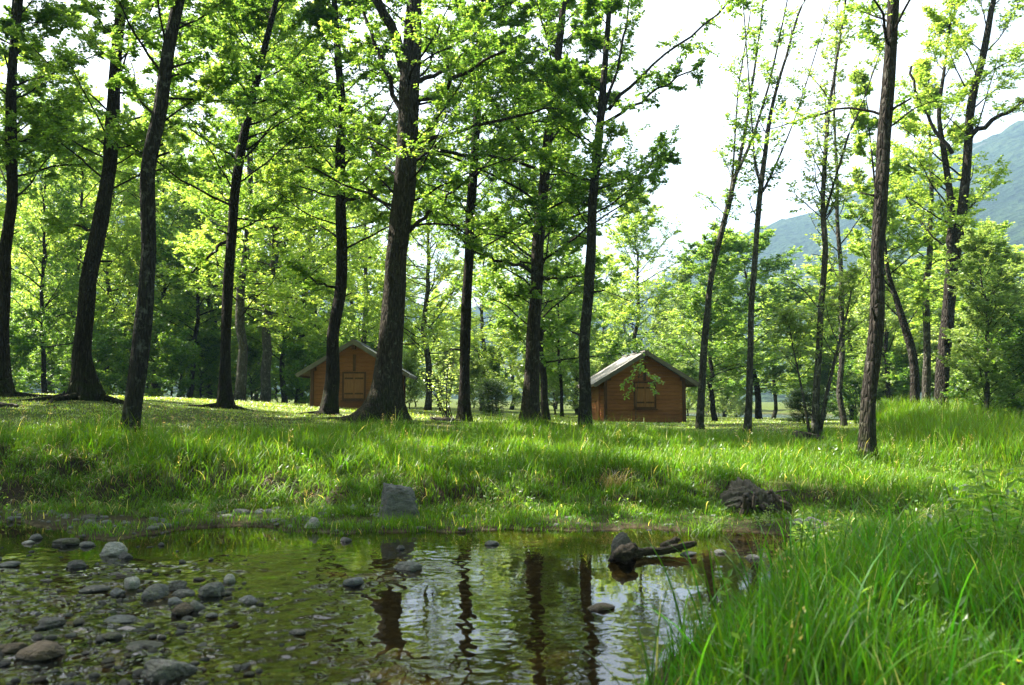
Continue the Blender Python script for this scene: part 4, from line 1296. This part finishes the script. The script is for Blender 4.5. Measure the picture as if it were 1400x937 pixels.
# ------------------------------------------------------------------ grass
def blades(rng, x, y, z, h, w, bend, segs=3, az=None, droop=.35):
    n = len(x)
    a = rng.uniform(0, 2 * np.pi, n) if az is None else az
    ld = np.stack([np.cos(a), np.sin(a), np.zeros(n)], 1)
    b = a + np.pi / 2 + rng.normal(0, .5, n)
    wd = np.stack([np.cos(b), np.sin(b), np.zeros(n)], 1)
    t = np.linspace(0, 1, segs + 1)
    base = np.stack([x, y, z - .015], 1)
    vs = []
    for k, tt in enumerate(t):
        off = ld * (bend * h * (tt * .35 + .65 * tt ** 2.2))[:, None]
        up = (h * (tt - droop * bend * tt ** 3))[:, None] * np.array([0, 0, 1.0])
        c = base + off + up
        ww = (w * (1 - tt ** 1.7) * .5 + w * .06)[:, None]
        vs += [c - wd * ww, c + wd * ww]
    v = np.stack(vs, 1)
    m = 2 * (segs + 1)
    i = np.arange(n)[:, None] * m
    f = np.concatenate([np.stack([i[:, 0] + 2 * k, i[:, 0] + 2 * k + 1, i[:, 0] + 2 * k + 3, i[:, 0] + 2 * k + 2], 1) for k in range(segs)])
    return v.reshape(-1, 3), f, np.tile(np.repeat(t, 2), n), np.repeat(rng.random(n), m)


def sward(name, label, mat, rng, x, y, h, w, bend, segs=3, droop=.35):
    z = ground(x, y)
    v, f, t, tn = blades(rng, x, y, z, h, w, bend, segs, droop=droop)
    o = MB().add(v, f, along=t, tint=tn).build(name, M[mat])
    return tag(o, label, 'grass', kind='stuff')


def in_view(x, y, z, mx=60, my=60):
    py = HOR - (z - CAMZ) / y * F
    px = CX + x / y * F
    return (px > -mx) & (px < 1400 + mx) & (py < 937 + my)


TR = [(-10.2, 19), (-6.7, 14), (-7.9, 22), (-5.1, 22), (-3.1, 19), (-1.4, 23), (.5, 22), (1.75, 19)]
rng = np.random.default_rng(900)
# tall bank grass
N = 330000
x = rng.uniform(-13, 11, N); y = rng.uniform(9.5, 23, N)
d = pool_dist(x, y)
lim = np.interp(x, [-12, -8, -6, -4, -1, 3, 6, 9], [14.6, 14.6, 14.8, 16.2, 17.6, 18.5, 19, 19]) + (vnoise(x, y, 21, 1.5) - .5) * 3
clump = vnoise(x, y, 22, .55)
dens = np.clip(.40 + .85 * clump, 0, 1) * sstep(1.05, 1.75, d) * (1 - sstep(-1, .8, y - lim))
k = (rng.random(N) < dens) & in_view(x, y, .5)
x, y, clump, d = x[k], y[k], clump[k], d[k]
big = vnoise(x, y, 23, 1.1)
h = rng.uniform(.16, .36, len(x)) * (.55 + .75 * big) * np.interp(x, [-8, -5, 3, 5], [.85, 1.1, 1.0, .75]) * (.45 + .55 * sstep(1.3, 2.4, d))
h = np.where(rng.random(len(x)) < .13, h * rng.uniform(1.2, 1.9, len(x)), h)
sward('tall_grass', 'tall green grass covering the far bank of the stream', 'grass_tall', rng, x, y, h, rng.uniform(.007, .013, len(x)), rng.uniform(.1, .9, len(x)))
# grass spilling over the bank face, and dead thatch there
N = 40000
x = rng.uniform(-11, 7, N); y = rng.uniform(9, 14, N); d = pool_dist(x, y)
k = (d > 1.0) & (d < 2.0) & (vnoise(x, y, 25, .5) > .62) & (rng.random(N) < .5)
x, y = x[k], y[k]
sward('dead_grass', 'dry brown thatch hanging over the earth bank', 'grass_dead', rng, x, y, rng.uniform(.10, .28, len(x)), rng.uniform(.005, .010, len(x)), rng.uniform(.5, 1.4, len(x)), droop=.7)
N = 60000
x = rng.uniform(-11, 7, N); y = rng.uniform(9, 14, N); d = pool_dist(x, y)
k = (d > .75) & (d < 1.9) & (vnoise(x, y, 24, .45) > .36)
x, y = x[k], y[k]
sward('hanging_grass', 'green grass drooping over the earth bank', 'grass_tall', rng, x, y, rng.uniform(.12, .32, len(x)), rng.uniform(.006, .011, len(x)), rng.uniform(.4, 1.4, len(x)), 4, droop=.65)
# short bright shelf grass at the water edge
N = 130000
x = rng.uniform(-9, 7, N); y = rng.uniform(8.2, 12.6, N); d = pool_dist(x, y)
dens = np.clip(1.7 * (vnoise(x, y, 26, .6) - .2), 0, 1) * sstep(-.22, .05, d) * (1 - sstep(1.3, 1.9, d)) * np.interp(x, [-6, -4.2, -3.0, -2.4, 6], [.38, .45, .7, 1, 1])
k = rng.random(N) < dens
x, y = x[k], y[k]
sward('shelf_grass', 'short bright grass on the shelf along the water', 'grass_tall', rng, x, y, rng.uniform(.05, .15, len(x)) * (.7 + .7 * vnoise(x, y, 27, .5)), rng.uniform(.005, .010, len(x)), rng.uniform(.1, .8, len(x)))
# lawn
N = 420000
y = 12.5 + 33 * rng.random(N) ** 1.35; x = (rng.random(N) * 2 - 1) * (y * .70)
d = pool_dist(x, y)
k = (d > 1.9) & (rng.random(N) < -.1 + 1.1 * vnoise(x, y, 28, .8)) & (np.hypot(x - LAKE[0], y - LAKE[1]) > 8)
for cx, cy in ((5.1, 32.2), (-5.8, 31)):
    k &= ~((np.abs(x - cx) < 1.6) & (np.abs(y - cy) < 1.75))
x, y = x[k], y[k]
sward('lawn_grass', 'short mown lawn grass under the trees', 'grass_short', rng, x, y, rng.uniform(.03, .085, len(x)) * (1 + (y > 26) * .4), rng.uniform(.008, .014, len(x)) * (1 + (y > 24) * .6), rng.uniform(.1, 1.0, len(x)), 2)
# leaf litter on the lawn and the bank
N = 12000
y = 12.2 + 26 * rng.random(N) ** 1.3; x = (rng.random(N) * 2 - 1) * (y * .68)
k = (pool_dist(x, y) > 1.6) & (rng.random(N) < vnoise(x, y, 29, 1.6) * 1.3 - .2) & (x < 9)
x, y = x[k], y[k]; n = len(x)
z = ground(x, y) + rng.uniform(.005, .03, n)
a = rng.uniform(0, 6.28, n); r = rng.uniform(.018, .05, n)[:, None]
u_ = np.stack([np.cos(a), np.sin(a), rng.normal(0, .35, n)], 1); w_ = np.stack([-np.sin(a), np.cos(a), rng.normal(0, .35, n)], 1)
c = np.stack([x, y, z], 1)
o = MB().add(np.stack([c - u_ * r, c - w_ * r * .5, c + u_ * r, c + w_ * r * .5], 1).reshape(-1, 3), np.arange(n * 4).reshape(-1, 4), along=np.full(n * 4, .5), tint=np.repeat(rng.random(n), 4)).build('fallen_leaves', M['grass_dead'])
tag(o, 'brown leaf litter strewn over the lawn', 'leaf litter', kind='stuff')
# tall reeds on the right
N = 60000
x = rng.uniform(5.5, 17, N); y = rng.uniform(11.6, 24, N)
px = CX + x / y * F
edge = np.interp(y, [11.6, 13, 14.5, 17, 22], [8.0, 7.3, 7.0, 7.9, 10.2])
k = (x > edge + (vnoise(x, y, 31, .8) - .5) * .8) & (px < 1700) & (rng.random(N) < .35 + .8 * vnoise(x, y, 32, .5))
x, y = x[k], y[k]
h = rng.uniform(.40, .88, len(x)) * np.clip(.55 + .45 * (x - np.interp(y, [11.6, 13, 14.5, 17, 22], [8.0, 7.3, 7.0, 7.9, 10.2])) / .8, .5, 1.0) * (.8 + .35 * vnoise(x, y, 33, 1.0))
sward('reeds', 'tall bright reeds and coarse grass at the right of the far bank', 'grass_tall', rng, x, y, h, rng.uniform(.009, .018, len(x)), rng.uniform(.05, .55, len(x)), 4)
# near grass on the photographer's bank
N = 190000
x = rng.uniform(-.6, 9.5, N); y = 1.7 + 10.5 * rng.random(N) ** 1.2
d = pool_dist(x, y)
dens = np.clip(.35 + 1.1 * vnoise(x, y, 35, .4), 0, 1) * sstep(-.06, .12, d)
px = CX + x / y * F
k = (rng.random(N) < dens * .55) & (y < 11.2) & (px < 1700) & (px > 560) & (d < 7)
x, y, d = x[k], y[k], d[k]
sun_strip = sstep(7.6, 8.6, y)
h = rng.uniform(.22, .62, len(x)) * (.65 + .7 * vnoise(x, y, 36, .7)) * (1 - .72 * sun_strip) * (.6 + .4 * sstep(0, .8, d))
h *= np.interp(y, [1.7, 3.0, 4.5, 6, 8], [.55, .75, .80, .72, .55])
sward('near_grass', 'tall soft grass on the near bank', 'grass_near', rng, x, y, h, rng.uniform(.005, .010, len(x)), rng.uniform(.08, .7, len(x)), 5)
N = 900
x = rng.uniform(.5, 6.5, N); y = rng.uniform(2.2, 8, N); k = pool_dist(x, y) > -.03
x, y = x[k], y[k]
sward('broad_grass', 'scattered broad blades standing above the near grass', 'grass_near', rng, x, y, rng.uniform(.5, .85, len(x)), rng.uniform(.010, .016, len(x)), rng.uniform(.2, 1.0, len(x)), 7)


N = 9000
x = rng.uniform(-.3, 8.5, N); y = rng.uniform(2.0, 9.0, N); d = pool_dist(x, y)
k = (d > .02) & (CX + x / y * F < 1470) & (rng.random(N) < .14)
x, y = x[k], y[k]
sward('dry_grass', 'dry straw stems scattered through the near grass', 'grass_dead', rng, x, y, rng.uniform(.12, .42, len(x)) * np.interp(y, [2, 4, 9], [.7, .9, .6]), rng.uniform(.003, .006, len(x)), rng.uniform(.2, 1.3, len(x)), 5, droop=.6)


def weeds(name, label, mat, x, y, H, L, seed, per=7, wf=.5):
    rng = np.random.default_rng(seed)
    n = len(x)
    st = np.stack([x, y, ground(x, y) - .01], 1)
    p = grow_paths(rng, st, np.stack([rng.normal(0, .35, n), rng.normal(0, .35, n), np.ones(n)], 1), H * rng.uniform(.5, 1.2, n), 5, .02, .12)
    v, f, tn = leaves(rng, p, per, L, wfac=wf, droop=.1, tilt=.5)
    v2, f2 = tubes(p, np.full((n, 5), .0022) * np.linspace(1, .5, 5), 3)
    tag(MB().add(v, f, tint=tn).add(v2, f2, tint=.1).build(name, M[mat]), label, 'weeds', kind='stuff')


N = 380
x = rng.uniform(.3, 7.5, N); y = rng.uniform(2.2, 8.6, N); k = (pool_dist(x, y) > .05) & (vnoise(x, y, 51, .9) > .45)
weeds('low_weeds', 'broad-leaved weeds mixed into the near grass', 'leaf_alder', x[k], y[k], .36, .075, 52, 9)
N = 900
x = rng.uniform(-10, 7, N); y = rng.uniform(9.5, 15.5, N); d = pool_dist(x, y); k = (d > .2) & (vnoise(x, y, 53, .7) > .5)
weeds('bank_weeds', 'small leafy weeds among the grass of the far bank', 'leaf_alder', x[k], y[k], .30, .06, 54, 9)
# seeding stalks
N = 1500
x = np.concatenate([rng.uniform(.3, 7.5, 50), rng.uniform(-10, 9, 90)]); y = np.concatenate([rng.uniform(2.2, 8.0, 50), rng.uniform(11, 16, 90)])
d = pool_dist(x, y); k = (d > .1) & ((y < 9) | (d > 1.8))
x, y = x[k], y[k]; n = len(x)
p = grow_paths(rng, np.stack([x, y, ground(x, y) - .01], 1), np.stack([rng.normal(0, .18, n), rng.normal(0, .18, n), np.ones(n)], 1), np.where(y < 9, .45, .48) * rng.uniform(.7, 1.25, n), 6, -.02, .05)
v, f = tubes(p, np.full((n, 6), .0018), 3)
hd = p[:, 3:]
v2, f2, tn = leaves(rng, hd, 14, .028, wfac=.35, droop=-.2, tilt=1.0)
tag(MB().add(v, f, along=.6, tint=.4).add(v2, f2, along=.9, tint=np.repeat(rng.random(len(v2) // 4) * .5 + .5, 4)).build('seed_stalks', M['grass_dead']), 'pale seeding grass stalks standing above the green blades', 'grass', kind='stuff')


def tuft(name, label, px, py, Y, n, H, w, spread, bend, seed, mat='grass_tall'):
    rng = np.random.default_rng(seed)
    b = P(px, py, Y)
    b[2] = gz(b[0], b[1])
    v, f, t, tn = blades(rng, rng.normal(0, spread, n), rng.normal(0, spread, n), np.zeros(n), rng.uniform(.6, 1.1, n) * H, rng.uniform(.7, 1.2, n) * w, rng.uniform(*bend, n), 6)
    o = MB().add(v, f, along=t, tint=tn * .9).build(name, M[mat])
    o.location = tuple(b)
    return tag(o, label, 'grass clump')


tuft('sedge_clump', 'upright bright sedge clump before the tall reeds, nearer the near bank trunk', 1308, 668, 9.6, 34, .42, .02, .05, (.05, .5), 601)
tuft('sedge_clump', 'tall bright sedge with one drooping blade before the reeds, near the right edge', 1358, 672, 9.4, 26, .58, .024, .05, (.05, .7), 602)
tuft('grass_tussock', 'bright yellow-green tussock at the water edge behind the driftwood log', 965, 732, 9.5, 160, .32, .010, .10, (.3, 1.3), 603)
tuft('grass_tussock', 'pale flopping tussock glowing in the sun on the bank above the gravel', 372, 662, 11.6, 170, .50, .012, .16, (.4, 1.4), 604)
tuft('grass_tussock', 'loose tussock with arching blades on the sunlit bank left of the upright boulder', 470, 655, 12, 150, .48, .012, .16, (.4, 1.4), 605)
tuft('grass_tussock', 'straw-tipped tussock on the bank edge above the driftwood log', 838, 672, 11.9, 140, .40, .011, .12, (.4, 1.3), 606, 'grass_dead')
for px, py, Y, lab, sd in ((1105, 830, 5.2, 'single yellow buttercup in the near grass beside the pool', 611), (1392, 905, 3.6, 'yellow buttercup low in the near grass at the right bottom corner', 612)):
    c = P(px, py, Y)
    g0 = gz(c[0], c[1])
    root = thing('buttercup', (c[0], c[1], g0), lab, 'flower')
    H = max(c[2] - g0, .1)
    sp = resample(np.array([(0, 0, -.03), (.01, .01, H * .6), (0, 0, H)]), 8)
    MB().add(*tubes(sp[None], np.full((1, 8), .0025), 5)).build('stem', M['leaf_alder'], root)
    mb = MB()
    for k in range(5):
        a = k * 1.257
        u_, n_ = np.array([math.cos(a), math.sin(a), .35]), np.array([-math.sin(a), math.cos(a), 0])
        cc = np.array([0, 0, H])
        mb.add([cc, cc + u_ * .010 + n_ * .008, cc + u_ * .017, cc + u_ * .010 - n_ * .008], np.array([(0, 1, 2, 3)]))
    mb.build('petals', M['petal'], root)

# tall trees just beyond the left edge of the photograph; their crowns shade the pool and the near bank
for kd, x, y, sw, sh, lab in (('beech_tree', -13.2, 11.8, .95, 1.35, 'tall tree on the stream bank beyond the left edge of the photo'),
                              ('beech_tree', -17.5, 13.5, 1.1, 1.25, 'very tall tree farther up the bank beyond the left edge'),
                              ('beech_tree', -17.0, 19.5, .9, .85, 'round-crowned tree on the lawn just beyond the left edge'),
                              ('lime_tree', -20.0, 25.5, .9, .9, 'light green tree on the lawn far beyond the left edge')):
    plant(kd, 0, x, y, (sw, sh), x, lab, 'tree', None)
# the wood the photographer stands in
for i, (x, y) in enumerate([(-9, -6), (-3, -9), (4, -6), (10, -4), (15, 1), (-15, -3), (0, -15), (9, -12), (-9, -14), (19, 8), (17, -8)]):
    plant('beech_tree' if i % 2 else 'lime_tree', 0, x, y, (1.1, 1.0), i * 1.1, 'broadleaf tree of the wood on the near bank, behind the photographer', 'tree', 'trees behind the photographer')

# ------------------------------------------------------------------ light, sky, air, camera
_el, _az = math.radians(50), math.radians(-70)
SUN = np.array([math.sin(_az) * math.cos(_el), math.cos(_az) * math.cos(_el), math.sin(_el)])
sun = bpy.data.lights.new('sun', 'SUN')
sun.energy, sun.angle, sun.color = 5.0, math.radians(.5), (1, .94, .82)
so = link(bpy.data.objects.new('sun', sun))
from mathutils import Vector
so.rotation_euler = Vector(tuple(-SUN)).to_track_quat('-Z', 'Y').to_euler()
world = bpy.data.worlds.new('World')
scene.world = world
world.use_nodes = True
nt = world.node_tree
bg = nt.nodes['Background']
sky = nt.nodes.new('ShaderNodeTexSky')
sky.sky_type = 'NISHITA'
sky.sun_disc = False
sky.sun_elevation = math.asin(SUN[2])
sky.sun_rotation = math.atan2(SUN[0], SUN[1])
sky.air_density, sky.dust_density, sky.ozone_density = 1.0, 7.0, 1.0
def wn(typ, **kw):
    nd = nt.nodes.new('ShaderNode' + typ)
    for k, v in kw.items():
        setattr(nd, k, v)
    return nd


tc = wn('TexCoord')
nrm_ = wn('VectorMath', operation='NORMALIZE'); nt.links.new(tc.outputs['Generated'], nrm_.inputs[0])
dot = wn('VectorMath', operation='DOT_PRODUCT'); nt.links.new(nrm_.outputs[0], dot.inputs[0]); dot.inputs[1].default_value = (-.25, .85, .46)
mr = wn('MapRange', interpolation_type='SMOOTHSTEP'); nt.links.new(dot.outputs['Value'], mr.inputs[0])
mr.inputs[1].default_value, mr.inputs[2].default_value, mr.inputs[3].default_value, mr.inputs[4].default_value = .15, .95, 0.0, 1.0
nz_ = wn('TexNoise'); nz_.inputs['Scale'].default_value = 2.6; nz_.inputs['Detail'].default_value = 6; nt.links.new(nrm_.outputs[0], nz_.inputs['Vector'])
cr_ = wn('ValToRGB'); nt.links.new(nz_.outputs[0], cr_.inputs[0]); cr_.color_ramp.elements[0].position, cr_.color_ramp.elements[1].position = .28, .52
cr_.color_ramp.elements[0].color = (.45, .45, .45, 1)
mul = wn('Math', operation='MULTIPLY'); nt.links.new(mr.outputs[0], mul.inputs[0]); nt.links.new(cr_.outputs[0], mul.inputs[1])
cl_ = wn('VectorMath', operation='SCALE'); cl_.inputs[0].default_value = (10.5, 10.6, 10.7); nt.links.new(mul.outputs[0], cl_.inputs['Scale'])
add = wn('VectorMath', operation='ADD'); sk_ = wn('VectorMath', operation='SCALE'); nt.links.new(sky.outputs[0], sk_.inputs[0]); sk_.inputs['Scale'].default_value = .65; nt.links.new(sk_.outputs[0], add.inputs[0]); nt.links.new(cl_.outputs[0], add.inputs[1])
nt.links.new(add.outputs[0], bg.inputs[0])
bg.inputs[1].default_value = .05

HAZE = True
if HAZE:
    m = NT('valley_haze')
    pv = m.n('VolumePrincipled', Color=(.42, .68, 1.0), Density=.00046, Anisotropy=.0)
    m.set(m.out.inputs['Volume'], pv)
    hz_ = MB().box((0, 500, 240), (4200, 3400, 520)).build('haze', m.m)
    tag(hz_, 'thin blue air between the trees and the mountainside', 'haze', kind='stuff')

cam = bpy.data.cameras.new('camera')
cam.sensor_width, cam.lens = 36, 36 * F / 1400
cam.clip_start, cam.clip_end = .05, 8000
cam.dof.use_dof = True
cam.dof.focus_distance, cam.dof.aperture_fstop = 18.0, 2.4
co = link(bpy.data.objects.new('camera', cam))
co.location = (0, 0, CAMZ)
co.rotation_euler = (math.pi / 2 + PITCH, 0, 0)
scene.camera = co
vs = scene.view_settings
vs.view_transform, vs.look, vs.gamma, vs.use_curve_mapping = 'Standard', 'None', 1, False
vs.exposure = 2.28
cy = scene.cycles if hasattr(scene, 'cycles') else None
scene.render.engine = 'CYCLES'
cy = scene.cycles
cy.max_bounces, cy.diffuse_bounces, cy.glossy_bounces, cy.transmission_bounces, cy.transparent_max_bounces, cy.volume_bounces = 7, 4, 3, 4, 8, 0
cy.use_denoising = True
cy.denoiser = 'OPENIMAGEDENOISE'
cy.denoising_input_passes = 'RGB_ALBEDO_NORMAL'
cy.denoising_prefilter = 'ACCURATE'
cy.use_adaptive_sampling = False
cy.caustics_reflective = cy.caustics_refractive = False
cy.sample_clamp_indirect = 6
